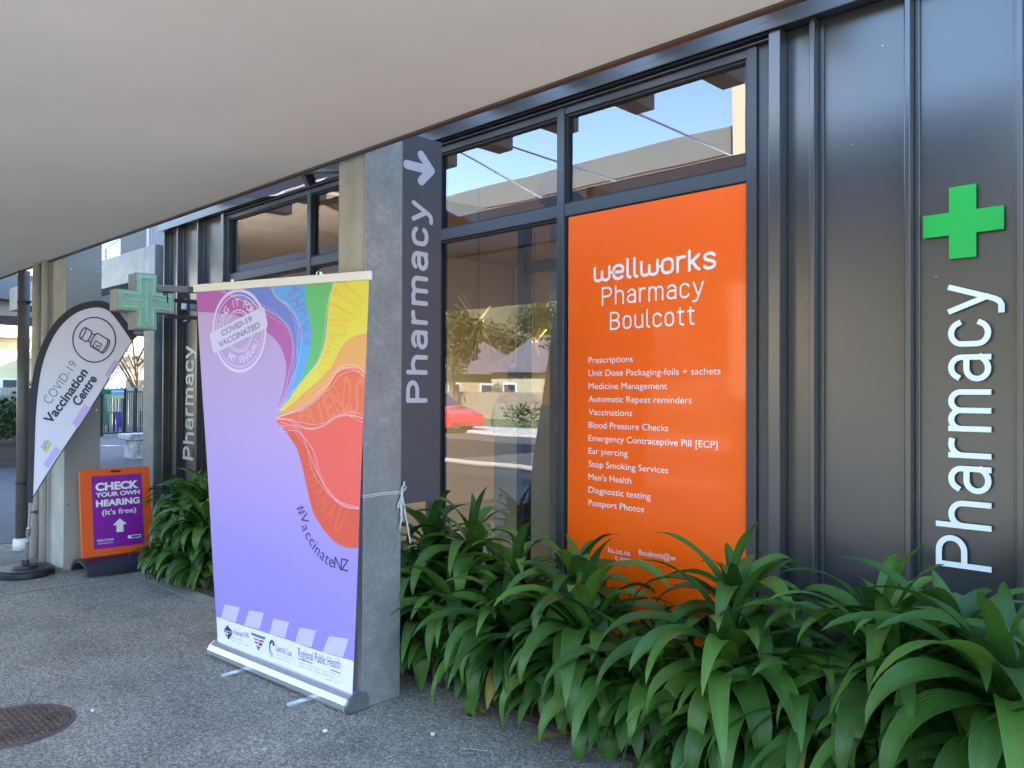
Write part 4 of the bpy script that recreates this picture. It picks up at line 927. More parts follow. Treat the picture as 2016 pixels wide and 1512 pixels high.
# ================================================================== A-FRAME SIGN (faces +x)
XA = -7.25; lean = 0.10
yl = on_x(163, 1100, XA).y; yr = on_x(302, 1085, XA).y; zb = 0.11; zt_ = on_x(231, 922, XA-0.05).z
fa = Fr((XA, 0, zb), (0, 1, 0), (-lean, 0, zt_-zb), None)
fa.n = Vector((1, 0, lean/(zt_-zb))).normalized()
HA = math.hypot(lean, zt_-zb)
af = thing('pavement_sign', (XA, (yl+yr)/2, 0), 'orange pavement sign with purple hearing check poster on a black rocker base', 'sign')
m = MB(); m.prism([fa(p[0], p[1], -0.035) for p in rrect((yl+yr)/2, HA/2, yr-yl, HA, 0.03, 0)], fa.n*0.035); 
pn = m.build('board', mat('sign_orange', (0.72, 0.10, 0.006), 0.45, var=0.03), af, bevel=0.004)
def apx(px, py):
    r = ray(px, py); t_ = (fa.o-EYE).dot(fa.n)/r.dot(fa.n); return fa.inv(EYE+r*t_)
q4 = [apx(182, 937), apx(281, 933), apx(281, 1072), apx(182, 1080)]
ql, qr_, qt, qb = (q4[0][0]+q4[3][0])/2, (q4[1][0]+q4[2][0])/2, (q4[0][1]+q4[1][1])/2, (q4[2][1]+q4[3][1])/2
m = MB(); poly2d(m, fa, [(ql, qb), (qr_, qb), (qr_, qt), (ql, qt)], 0.003); m.build('poster', S('poster_purple', (128, 24, 148), 0.4), pn)
Wp = qr_-ql; Hp = qt-qb; M_aw = mat('sign_white', (0.78, 0.76, 0.8), 0.5)
m = MB()
def al(s, x0, x1, yb, cap, bold=0.02):
    m = MB(); put_text(m, fa, s, ql+Wp*x0, qb+Hp*yb, width=Wp*(x1-x0), cap=Hp*cap, h=0.0042, bold=bold); m.build('lettering', M_aw, pn)
al('CHECK', 0.07, 0.93, 0.80, 0.105, 0.045); al('YOUR OWN', 0.07, 0.95, 0.71, 0.06, 0.035); al('HEARING', 0.07, 0.94, 0.58, 0.085, 0.045); al("(It's free)", 0.18, 0.86, 0.455, 0.075, 0.012)
al('TRITON', 0.06, 0.38, 0.095, 0.032, 0.01); al('HEARING', 0.08, 0.36, 0.06, 0.018, 0.0)
m = MB(); cx_ = ql+Wp*0.52
poly2d(m, fa, [(cx_-.022*1.3, qb+Hp*.20), (cx_+.022*1.3, qb+Hp*.20), (cx_+.022*1.3, qb+Hp*.30), (cx_-.022*1.3, qb+Hp*.30)], 0.0042)
poly2d(m, fa, [(cx_-.058, qb+Hp*.30), (cx_+.058, qb+Hp*.30), (cx_, qb+Hp*.39)], 0.0043); m.build('arrow', M_aw, pn)
m = MB(); poly2d(m, fa, rrect(ql+Wp*.80, qb+Hp*.115, Wp*.27, Hp*.045, Hp*.02, 0), 0.0042); m.build('badge', M_aw, pn)
m = MB(); poly2d(m, fa, rrect(ql+Wp*.83, qb+Hp*.115, Wp*.19, Hp*.028, Hp*.01, 0), 0.0048); m.build('badge_bar', S('badge_blue', (40, 70, 140)), pn)
m = MB(); poly2d(m, fa, rrect((yl+yr)/2, HA-0.028, 0.085, 0.018, 0.008, 0), 0.0015); m.build('handle_slot', M_dark, pn)
m = MB(); arc = [(XA+0.02+0.215*math.cos(math.radians(a)), 0.005+0.125*math.sin(math.radians(a))) for a in range(5, 176, 10)]
inn = [(XA+0.02+0.19*math.cos(math.radians(a)), 0.0+0.10*math.sin(math.radians(a))) for a in range(175, 4, -10)]
m.prism([(x, yl-0.03, max(0.001, z)) for x, z in arc+inn], (0, (yr-yl)+0.06, 0)); m.build('rocker_base', mat('rocker_black', (0.018, 0.018, 0.028), 0.4), af, bevel=0.003)

# ================================================================== NEON CROSS (faces +x)
XN = -6.6
def nx_(px, py): q = on_x(px, py, XN); return q.y, q.z
cxn, czn = nx_(288, 593.5); hw = 0.222; aw_ = 0.082
def cross_pts(hw, aw_): return [(-aw_, hw), (aw_, hw), (aw_, aw_), (hw, aw_), (hw, -aw_), (aw_, -aw_), (aw_, -hw), (-aw_, -hw), (-aw_, -aw_), (-hw, -aw_), (-hw, aw_), (-aw_, aw_)]
nc = thing('neon_cross_sign', (XN, cxn, czn-hw), 'projecting box cross sign with green neon tubing on the far wall', 'cross sign')
m = MB(); m.prism([(XN-0.15, cxn+a, czn+b) for a, b in cross_pts(hw, aw_)], (0.15, 0, 0)); m.build('housing', mat('sign_housing', (0.34, 0.35, 0.34), 0.4, metal=0.3), nc, bevel=0.002)
m = MB(); m.prism([(XN+0.0005, cxn+a, czn+b) for a, b in cross_pts(hw-0.006, aw_-0.006)], (0.004, 0, 0)); m.build('face', mat('cross_face', (0.36, 0.54, 0.46), 0.25, var=0.15, scale=12), nc)
M_neon = mat('neon_green', (0.32, 0.74, 0.46), 0.3, emit=(0.22, 0.9, 0.38), estr=0.01)
m = MB(); pts = cross_pts(hw-0.035, aw_-0.030); pts = pts+[pts[0]]
m.tube([(XN+0.014, cxn+a, czn+b) for a, b in pts], 0.006, 8)
m.tube([(XN+0.014, cxn, czn+hw-0.07), (XN+0.014, cxn, czn-hw+0.06)], 0.005, 8); m.tube([(XN+0.013, cxn-hw+0.06, czn+.005), (XN+0.013, cxn-.02, czn+0.005), (XN+.013, cxn, czn-.03)], 0.005, 8)
m.tube([(XN+0.013, cxn+.03, czn+.03), (XN+0.013, cxn+hw-.04, czn+0.015)], 0.005, 8)
m.build('neon_tube', M_neon, nc)
m = MB(); m.box(XN-0.10, XN-0.05, cxn+hw-0.03, WY-0.001, czn-aw_-0.03, czn-aw_-0.002); m.box(XN-0.10, XN-0.05, cxn+hw+0.0005, WY-0.001, czn+0.02, czn+0.05); build_each(m, 'bracket', M_iron, nc)
# floodlight and junction box on the wall
q = on_y(352, 572, 2.72)
fL = thing('floodlight', (q.x, WY, q.z), 'slim dark grey floodlight on an arm above the neon cross bracket', 'wall light')
q0 = at(322, 566, 6.1); q1 = at(384, 569, 5.75)
dq = (q1-q0); sd = dq.cross(UP).normalized()*0.06
m = MB(); m.prism([q0-sd, q0+dq*0.06-sd*1.1+Vector((0, 0, .03)), q0+dq*0.06+sd*1.1+Vector((0, 0, .03)), q0+sd], dq*0.94+Vector((0, 0, 0.0))); 
m2 = MB(); m2.fbox(q0-sd-Vector((0, 0, 0.03)), dq, sd*2, (0, 0, 0.045)); m2.build('housing', mat('lamp_grey', (0.14, 0.16, 0.17), 0.5), fL, bevel=0.01)
m2 = MB(); m2.tube([(q0+q1)/2, Vector((((q0+q1)/2).x, WY-0.001, ((q0+q1)/2).z-0.05))], 0.014, 8); m2.tube([q0+Vector((0, 0, -.02)), q0+Vector((.01, 0, -.06)), q0+dq*.12+Vector((0, 0, -.04)), q0+dq*.14+Vector((0, 0, -.11))], 0.005, 6); m2.build('arm', M_black, fL)
q = on_y(371, 600, WY-.07)
jb = thing('junction_box', (q.x, WY-.07, q.z), 'small pale electrical box on a rod under the floodlight', 'electrical box')
m = MB(); m.box(q.x-0.05, q.x+0.05, WY-.12, WY-0.001, q.z-0.05, q.z+0.05); m.build('box', mat('box_grey', (0.42, 0.46, 0.47), 0.5), jb, bevel=0.008)
m = MB(); m.tube([(q.x+.07, WY-.1, q.z+0.12), (q.x+.07, WY-.1, q.z-0.16)], 0.012, 8); m.tube([(q.x+.07, WY-.1, q.z-0.16), (q.x-.02, WY-.1, q.z-0.16)], 0.012, 8); m.build('conduit', M_black, jb)

# ================================================================== MANHOLE COVER
mc = on_g(20, 1430)
mh = thing('manhole_cover', (mc.x, mc.y, 0), 'round rusty iron manhole cover with raised studs in the paving', 'manhole cover')
m = MB(); m.lathe([(0.236, 0.0005), (0.236, 0.004)], mc.x, mc.y, 64); M_rust = mat('rusty_iron', (0.125, 0.08, 0.06), 0.75, var=0.45, scale=9, bump=0.3, bscale=80); m.build('lid', M_rust, mh)
m = MB(); m.lathe([(0.262, 0.0005), (0.262, 0.0035), (0.243, 0.0035), (0.243, 0.0006)], mc.x, mc.y, 64); m.build('ring', mat('iron_ring', (0.09, 0.075, 0.065), 0.6, var=0.3, scale=12), mh)
m = MB()
for i in range(-12, 13):
    for j in range(-12, 13):
        x, y = i*0.030+(0.015 if j % 2 else 0), j*0.026
        if math.hypot(x, y) < 0.224 and True:
            s_ = 0.0085; an_ = (0.5 if (i+j) % 2 else -0.5); ca, sa = math.cos(an_), math.sin(an_)
            pr_ = [(-s_*1.2, -s_*.55), (s_*1.2, -s_*.55), (s_*1.2, s_*.55), (-s_*1.2, s_*.55)]
            m.prism([(mc.x+x+a*ca-b*sa, mc.y+y+a*sa+b*ca, 0.004) for a, b in pr_], (0, 0, 0.008))
m.build('stud', M_rust, mh)

# ================================================================== PLANTS
def leaf(mb, base, az, el, L, W, droop, tint, rg, ymax=WY-0.045, tipcurl=0.0, segs=14, zmin=0.012):
    d = Vector((math.cos(az), math.sin(az), 0)); side = Vector((-math.sin(az), math.cos(az), 0))
    p = Vector(base); e = el; st_ = L/segs; o = len(mb.v); tw = rg.uniform(-0.35, 0.35); wav = rg.uniform(0, 6); bend = rg.uniform(-0.5, 0.5)
    cols = (-1, -0.55, 0, 0.55, 1); a_ = az
    for i in range(segs+1):
        t = i/segs
        w_ = W*((math.sin(math.pi*min(1, t**0.8)))**0.75*0.98+0.30*(1-t)**2)
        a_ = az+bend*t*t
        hd = Vector((math.cos(a_), math.sin(a_), 0)); tan = hd*math.cos(e)+Vector((0, 0, math.sin(e)))
        side = Vector((-math.sin(a_), math.cos(a_), 0)); nrm = side.cross(tan)*-1
        if nrm.z < 0 and math.cos(e) > 0: nrm = -nrm
        nrm = tan.cross(side)*-1
        nrm = Vector((-math.sin(e)*hd.x, -math.sin(e)*hd.y, math.cos(e)))
        rot = tw*t*1.8; s2 = side*math.cos(rot)+nrm*math.sin(rot); n2 = nrm*math.cos(rot)-side*math.sin(rot)
        fold = 0.42*(1-t*0.6)
        for c in cols:
            ed = 0.10*w_*math.sin(t*13+wav+c*2)*abs(c)
            q = p+s2*(w_*c)+n2*(w_*fold*abs(c)**1.3+ed)
            if q.y > ymax: q.y = ymax-0.002*abs(c)-0.003*t
            if q.z < zmin: q.z = zmin+0.004*abs(c)
            mb.v.append(tuple(q)); mb.a.append(min(1, tint+(0.10 if c == 0 else 0)+(0.12*max(0, t-0.85)/0.15 if tint < .7 else 0))); mb.uv[len(mb.v)-1] = ((c+1)/2, t*L*3)
        p = p+tan*st_
        e -= droop*(0.35+1.3*t)/segs + tipcurl*max(0, t-0.8)
        e = max(e, -1.62 if tipcurl == 0 else -2.6)
    n_ = len(cols)
    for i in range(segs):
        for j in range(n_-1):
            a = o+i*n_+j; mb.f.append((a, a+1, a+n_+1, a+n_))
def clump(crowns, label, group, seed, dense=0.95):
    rg = random.Random(seed); cx = sum(c[0] for c in crowns)/len(crowns); cy = sum(c[1] for c in crowns)/len(crowns)
    t = thing('strap_leaf_plant', (cx, cy, 0), label, 'plant', group)
    st_ = MB(); lv = MB()
    for (x, y, z, L, n) in crowns:
        bx = x+rg.uniform(-.05, .05); by = min(WY-.15, max(2.82, y+0.12))
        st_.tube([(bx, by, 0.0), ((bx+x)/2, (by+y)/2+0.01, z*0.5), (x, y, z)], [0.022, 0.020, 0.016], 7)
        n = int(n*dense)
        for k in range(n):
            f = k/n; az = k*2.39996+rg.uniform(-.25, .25)
            el = math.radians(84-72*f**0.6+rg.uniform(-10, 10)); ln = 1.10*L*(0.72+0.45*math.sin(math.pi*min(1, f*0.9+0.12)))*rg.uniform(.85, 1.12)
            toward = math.sin(az)
            if toward > 0.25: ln *= 0.72; el = min(math.radians(84), el+0.35)
            dr = 1.35+1.95*f+rg.uniform(-.35, .6)
            W = 0.046*rg.uniform(.8, 1.15)*(0.75+0.35*f)*(L/0.5)**0.5
            tint = rg.uniform(0.02, 0.70) if rg.random() > 0.003 else rg.uniform(0.78, 0.86)
            leaf(lv, (x+rg.uniform(-.012, .012), y+rg.uniform(-.012, .012), z-0.03*f*2), az, el, ln, W, dr, tint, rg, tipcurl=0.0 if rg.random() > .12 else 0.5)
        # older skirt leaves lower on the stem
        for k in range(int(14*dense)):
            az = -math.pi/2+rg.uniform(-1.5, 1.5); zz = z*rg.uniform(.45, .85)
            leaf(lv, (x, y+0.02, zz), az, math.radians(rg.uniform(5, 45)), L*rg.uniform(.75, 1.0), 0.047*rg.uniform(.8, 1.1), rg.uniform(1.6, 2.6), rg.uniform(.05, .5) if rg.random() > .03 else rg.uniform(.80, .95), rg)
    build_each(st_, 'stem', mat('plant_stem', (0.10, 0.13, 0.05), 0.7, var=0.2), t)
    lv.build('leaves', M_leaf, t, smooth=True)
GR = 'strap leaved plants along the shop front'
def cr(px, py, y):   # a crown whose centre is seen at px,py and stands y metres out
    q = on_y(px, py, y); return q
specs = [
 ([(1985, 1380, 2.66, .50, 44), (1880, 1300, 2.90, .42, 30)], 'largest strap leaf plant, at the right edge below the big white letters'),
 ([(1760, 1340, 2.80, .46, 36), (1740, 1260, 3.00, .42, 26)], 'strap leaf plant before the plain dark panel, right of the orange one'),
 ([(1580, 1400, 2.80, .40, 26), (1600, 1310, 3.02, .34, 16)], 'strap leaf plant below the dark door jamb right of the orange panel'),
 ([(1440, 1310, 2.76, .48, 40), (1450, 1190, 2.94, .40, 28)], 'strap leaf plant covering the lower right corner of the orange panel'),
 ([(1285, 1345, 2.84, .34, 24), (1290, 1280, 3.04, .28, 14)], 'strap leaf plant below the contact lines of the orange panel'),
 ([(1150, 1240, 2.82, .48, 38), (1140, 1160, 2.98, .40, 28)], 'strap leaf plant at the left foot of the orange panel'),
 ([(1010, 1230, 2.86, .46, 34), (1020, 1130, 3.02, .36, 22)], 'strap leaf plant under the clear glass pane'),
 ([(900, 1190, 2.90, .44, 30), (930, 1080, 3.04, .42, 26)], 'strap leaf plant with tall upright leaves under the charcoal sign'),
 ([(828, 1150, 2.94, .42, 28), (850, 1070, 3.04, .40, 22)], 'strap leaf plant tucked right behind the galvanised column'),
]
for i, (cw, lab) in enumerate(specs):
    L_ = []
    for (px, py, y, L, n) in cw:
        q = cr(px, py, y); L_.append((q.x, q.y, q.z, L, n))
    a0_ = L_[0]; L_.append((a0_[0]-0.10, 2.77, 0.28, .42, 24)); L_.append((a0_[0]+0.08, 2.80, 0.36, .44, 20))
    clump(L_, lab, GR, 100+i)
for i, (px, lab) in enumerate(((412, 'strap leaf plant at the left edge of the rainbow banner'), (382, 'strap leaf plant beneath the small silver wall letters'), (350, 'strap leaf plant right beside the orange pavement sign'))):
    q = cr(px, 985, 3.05); q2 = cr(px-4, 1030, 2.88)
    clump([(q.x, q.y, q.z, .42 if px > 360 else .30, 34), (q2.x, q2.y, q2.z, .38 if px > 360 else .28, 30), (q2.x+.05, 2.80, .20, .34 if px > 360 else .26, 26), (q2.x-.12, 2.80, .16, .30 if px > 360 else .22, 20)], lab, GR, 200+i, dense=0.9)
q = at(212, 925, 9.0); clump([(q.x, q.y, 0.35, .42, 14)], 'lone strap leaf plant peeping over the orange pavement sign', GR, 300, dense=0.8)
# right of frame, so that the bed goes on
clump([(-0.15, 2.62, 0.60, .48, 34), (-0.1, 2.8, .74, .4, 20)], 'strap leaf plant at the cut right end of the row', GR, 310)
# fallen leaves
def dead(px, py, L, az, tint, label):
    q = on_g(px, py); lv = MB(); rg = random.Random(px)
    leaf(lv, (q.x, q.y, 0.012), az, 0.25, L, 0.028, 0.6, tint, rg, segs=10); o = lv.build('fallen_leaf', M_leaf, smooth=True)
    tag(o, label, 'leaf', 'fallen leaves on the paving')
dead(905, 1402, 0.15, 0.3, 0.95, 'small yellow fallen leaf farthest up the path under the plants')
dead(1042, 1468, 0.26, 0.9, 0.93, 'long brown and yellow fallen leaf on the path at bottom centre')
dead(1090, 1440, 0.18, 1.3, 0.90, 'curled ochre leaf leaning on the plants at bottom centre')

# ================================================================== SURROUNDINGS
def foliage(mb, c, rad, n, sz, rg, sq=1.0):
    for _ in range(n):
        u = Vector((rg.gauss(0, 1), rg.gauss(0, 1), rg.gauss(0, 1))).normalized()*(rg.random()**0.4)
        p = Vector(c)+Vector((u.x*rad[0], u.y*rad[1], u.z*rad[2])); a = Vector((rg.uniform(-1, 1), rg.uniform(-1, 1), rg.uniform(-1, 1))).normalized(); b = a.orthogonal().normalized(); s_ = sz*rg.uniform(.6, 1.4)
        mb.add([p-a*s_, p+b*s_*.5, p+a*s_, p-b*s_*.5], [(0, 1, 2, 3)])
def fol_mat(name, col): return mat(name, col, 0.7, var=0.35, scale=1.2)
def tree(x, y, h, r, col, label, seed, bare=False, group='trees round the car park'):
    rg = random.Random(seed); t = thing('tree', (x, y, 0), label, 'tree', group)
    tr_ = MB(); tr_.tube([(x, y, 0), (x+rg.uniform(-.1, .1), y, h*0.3), (x+rg.uniform(-.2, .2), y, h*0.6)], [0.16, 0.12, 0.07], 8)
    tips = []
    for k in range(11):
        a = k*2.4; z0 = h*rg.uniform(.25, .55); e = Vector((x+math.cos(a)*r*.8, y+math.sin(a)*r*.8, h*rg.uniform(.6, .98))); mid = Vector((x, y, z0)).lerp(e, .5)+Vector((0, 0, .15))
        tr_.tube([(x, y, z0), mid, e], [0.06, 0.04, 0.015], 6); tips.append(e)
        if bare:
            for j in range(9):
                s0 = mid.lerp(e, rg.random()); d_ = Vector((rg.uniform(-1, 1), rg.uniform(-1, 1), rg.uniform(0, 1)))*r*.45; tr_.tube([s0, s0+d_*.5+Vector((0, 0, .05)), s0+d_], [0.016, .01, 0.004], 4)
    tr_.build('trunk', mat('bark', (0.16, 0.11, 0.075), 0.9, var=0.3, scale=6), t)
    if not bare:
        m_ = MB(); foliage(m_, (x, y, h*.66), (r*.7, r*.7, h*.33), 900, 0.14, rg)
        for e in tips: foliage(m_, e, (r*.42, r*.42, h*.13), 260, 0.13, rg)
        m_.build('crown', fol_mat('crown_'+name_of(col), col), t)
def name_of(c): return '%02d%02d%02d' % tuple(int(x*99) for x in c)
def mir(px, py, Z):        # a point seen reflected in the shop glass at that path length
    q = at(px, py, Z); return Vector((q.x, 2*WY-q.y, q.z))
def house(x0, x1, y0, y1, hw_, hr, wall, roof, label, axis='x', windows=True, group='houses around the car park'):
    t = thing('house', ((x0+x1)/2, (y0+y1)/2, 0), label, 'house', group)
    m_ = MB(); m_.box(x0, x1, y0, y1, 0.05, hw_)
    m_.build('wall', mat('house_wall_'+name_of(wall), wall, 0.8, var=0.05, scale=1, bump=0.1, bscale=3, stretch=(.2, .2, 6)), t)
    m_ = MB(); e = 0.45
    if axis == 'x': m_.prism([(x0-e, y0-e, hw_), (x0-e, y1+e, hw_), (x0-e, (y0+y1)/2, hr)], (x1-x0+2*e, 0, 0))
    else: m_.prism([(x0-e, y0-e, hw_), (x1+e, y0-e, hw_), ((x0+x1)/2, y0-e, hr)], (0, y1-y0+2*e, 0))
    rf = m_.build('roof', mat('roof_'+name_of(roof), roof, 0.7, var=0.25, scale=3, bump=0.3, bscale=14), t)
    m_ = MB(); m_.box((x0+x1)/2-.3, (x0+x1)/2+.3, (y0+y1)/2+.4, (y0+y1)/2+.9, hw_, hr+0.5); m_.build('chimney', mat('brick', (.3, .13, .08), .8), rf)
    for k in range(3):
        f = (k+0.5)/3
        xx = x0+(x1-x0)*f; w1 = MB(); w1.box(xx-.6, xx+.6, y1-.02, y1+.04, 1.0, 2.1); wf = w1.build('window', M_white, t)
        w2 = MB(); w2.box(xx-.5, xx+.5, y1+.0405, y1+.05, 1.1, 2.0); w2.build('pane', mat('dark_pane', (.05, .06, .07), .1), wf)
        yy = y0+(y1-y0)*f; w1 = MB(); w1.box(x1-.02, x1+.04, yy-.6, yy+.6, 1.0, 2.1); wf = w1.build('window', M_white, t)
        w2 = MB(); w2.box(x1+.0405, x1+.05, yy-.5, yy+.5, 1.1, 2.0); w2.build('pane', mat('dark_pane', (.05, .06, .07), .1), wf)
def paling(p0, p1, h, col, label, cat='fence', post=2.4, gap=0.012, name='paling_fence', pw=0.11):
    p0, p1 = Vector(p0), Vector(p1); d = (p1-p0); L = d.length; d.normalize(); s_ = Vector((-d.y, d.x, 0))
    t = thing(name, tuple(p0), label, cat); m_ = MB(); n_ = int(L/(pw+gap)); rg = random.Random(int(L*10))
    for k in range(n_): m_.fbox(p0+d*k*(pw+gap), d*pw, s_*0.02, (0, 0, h+rg.uniform(-.015, .015)))
    m_.build('palings', mat('paling_'+name_of(col), col, 0.85, var=0.2, scale=5, stretch=(3, 3, .5)), t)
    for k in range(int(L/post)+1):
        q = MB(); q.fbox(p0+d*k*post-s_*0.10, d*0.09, s_*0.09, (0, 0, h+.04)); q.build('post', mat('paling_'+name_of(col), col), t)
# ---- reflected side (south of the shop)
paling((-70, -24.0, 0.08), (20, -24.0, 0.08), 1.45, (0.26, 0.22, 0.15), 'long pale timber fence across the road, seen mirrored in the glass', post=3)
house(-52, -40, -36, -27, 2.7, 5.6, (0.50, 0.42, 0.24), (0.16, 0.12, 0.11), 'cream weatherboard house mirrored behind the red car', 'y')
house(-36, -26, -37, -28, 2.7, 5.2, (0.42, 0.38, 0.26), (0.14, 0.12, 0.12), 'pale house with grey roof mirrored right of the starburst lamp')
house(-22, -11, -37, -28, 2.7, 5.2, (0.32, 0.20, 0.15), (0.13, 0.09, 0.08), 'pinkish brick house mirrored in the orange panel')
hd = MB(); rg = random.Random(8)
for k in range(46): foliage(hd, (-24+k*0.45, -17.6, 0.6), (.5, .55, .55), 90, 0.09, rg)
o = hd.build('hedge', fol_mat('hedge_green', (0.07, 0.11, 0.025))); tag(o, 'bushy green hedge on the far side of the road, mirrored in the glass', 'hedge')
for i, (x, y, h, r, col, lab) in enumerate(((-39, -23.0, 5.0, 2.0, (.10, .11, .035), 'spreading tree over the far fence behind the mirrored red car'), (-27, -25.5, 6.2, 2.2, (.09, .11, .03), 'dense tree between the two mirrored houses'), (-16, -23.0, 4.2, 1.8, (.10, .09, .035), 'low bushy tree behind the right part of the hedge'), (-33.5, -22.6, 5.6, 1.5, (.10, .12, .03), 'tall green tree mirrored beside the starburst lamp'), (-20, -30, 7, 2.6, (.11, .12, .04), 'broad olive tree mirrored deep behind the hedge'), (-45, -40, 8, 3, (.10, .10, .04), 'large tree behind the cream house in the mirror image'), (-8, -26, 6, 2.2, (.08, .11, .03), 'round tree across the road near the brick house'))):
    tree(x, y, h, r, col, lab, 60+i)
hl_ = MB(); NX, NY = 90, 10; rg = random.Random(2)
for j in range(NY+1):
    for i in range(NX+1):
        x = -260+i*5.2; y = -62-j*12; hh = 37*(1-math.exp(-j/3.2))*(1.0+0.15*math.sin(x*.021+1)+.10*math.sin(x*.09+j))+rg.uniform(-.7, .7)*(j > 0); hl_.v.append((x, y, 0.05+max(0, hh)))
for j in range(NY):
    for i in range(NX): a = j*(NX+1)+i; hl_.f.append((a, a+NX+1, a+NX+2, a+1))
tag(hl_.build('hills', mat('bush_hill', (0.12, 0.115, 0.045), 0.95, var=0.5, scale=.12, bump=1.0, bscale=.6), smooth=True), kind='structure')
# trees on hill are part of the distant bush, one mass
hb_ = MB()
for k in range(240):
    x = rg.uniform(-190, 40); j = rg.uniform(0.3, 5); y = -62-j*12; hh = 37*(1-math.exp(-j/3.2))*(1.0+0.15*math.sin(x*.021+1)); foliage(hb_, (x, y, hh+1.2), (2.4, 2.4, 2.2), 46, 0.8, rg)
tag(hb_.build('hill_bush', fol_mat('bush_green', (.10, .11, .04))), 'distant mass of olive bush over the hillside', 'bush', kind='stuff')
# ---- red car
def car(cx, cy, label, paint):
    t = thing('parked_car', (cx, cy, 0), label, 'car'); L = 3.9; W = 1.68; x0 = cx-L/2
    prof = [(0.02, .30), (0.0, .62), (.06, .92), (.14, 1.02), (.30, 1.38), (.60, 1.50), (1.3, 1.53), (1.95, 1.46), (2.72, 1.02), (3.45, .88), (3.82, .72), (3.9, .45), (3.84, .26), (3.46, .24), (3.40, .42), (3.24, .57), (3.04, .60), (2.84, .55), (2.70, .40), (2.66, .24), (1.12, .24), (1.08, .42), (.92, .57), (.72, .60), (.52, .55), (.38, .40), (.34, .24)]
    m_ = MB(); rings = []; ys = (-W/2, -W/2+.06, -W/2+.28, W/2-.28, W/2-.06, W/2)
    for k, yy in enumerate(ys):
        tap = (0.0, 0.0, .0, .0, .0, .0)[k]
        for (a, z) in prof:
            inset = 0.16*max(0, (z-.95)/.6) if k in (0, 5, 1, 4) else 0; s_ = 1 if yy > 0 else -1
            rz = z*(0.985 if k in (0, 5) else 1)
            m_.v.append((x0+a, cy+yy-s_*inset, rz))
    n_ = len(prof)
    for k in range(5):
        for i in range(n_): a = k*n_+i; b = k*n_+(i+1) % n_; m_.f.append((a, b, b+n_, a+n_))
    for k, rev in ((0, True), (5, False)):
        tt = tessellate_polygon([[Vector((a, z, 0)) for a, z in prof]])
        for f in tt: m_.f.append(tuple(k*n_+i for i in (f if not rev else reversed(f))))
    m_.build('body', paint, t, bevel=0.02)
    gm = mat('car_glass', (.02, .03, .035), .05, ior=1.6)
    for s_ in (-1, 1):
        def gy(z): return cy+s_*(W/2-0.16*max(0, (z-.95)/.6)+0.006)
        for q in ([(.42, 1.05), (.50, 1.33), (.78, 1.42), (.90, 1.05)], [(.98, 1.04), (.90, 1.42), (1.42, 1.43), (1.52, 1.03)], [(1.60, 1.03), (1.50, 1.43), (1.90, 1.37), (2.45, 1.03)]):
            w_ = MB(); w_.add([(x0+a, gy(z), z) for a, z in q], [(0, 1, 2, 3)]); w_.build('side_window', gm, t)
        hl2 = MB(); hl2.fbox((x0+3.60, cy+s_*.55-.17, .62), (.2, 0, -.02), (0, .34, 0), (0, 0, .13)); hl2.build('headlight', mat('headlight_glass', (.8, .8, .8), .1), t, bevel=.02)
        tl2 = MB(); tl2.fbox((x0-.01, cy+s_*.66-.12, .70), (.14, 0, 0), (0, .24, 0), (0, 0, .22)); tl2.build('tail_light', mat('tail_lens', (.5, .02, .02), .2), t, bevel=.02)
        for a in (.72, 3.04):
            wy = cy+s_*(W/2-.10); w_ = MB(); w_.tube([(x0+a, wy-.09, .31), (x0+a, wy+.09, .31)], .31, 28); wo_ = w_.build('wheel', mat('tyre', (.02, .02, .02), .8), t, bevel=.02)
            r2_ = MB(); r2_.tube([(x0+a, wy+s_*.092, .31), (x0+a, wy+s_*.10, .31)], .20, 20); r2_.build('rim', M_alu, wo_)
    ws = MB(); ws.add([(x0+1.98, cy-.62, 1.455), (x0+1.98, cy+.62, 1.455), (x0+2.70, cy+.74, 1.05), (x0+2.70, cy-.74, 1.05)], [(0, 1, 2, 3)]); ws.build('windscreen', gm, t)
cp = mir(905, 852, 29.6)
car(cp.x-1.5, cp.y, 'shiny red hatchback parked across the road, mirrored in the window glass', mat('red_paint', (.55, .012, .02), .3, coat=1))
M_bl = mat('bollard_steel', (.35, .36, .36), .4, metal=.6)
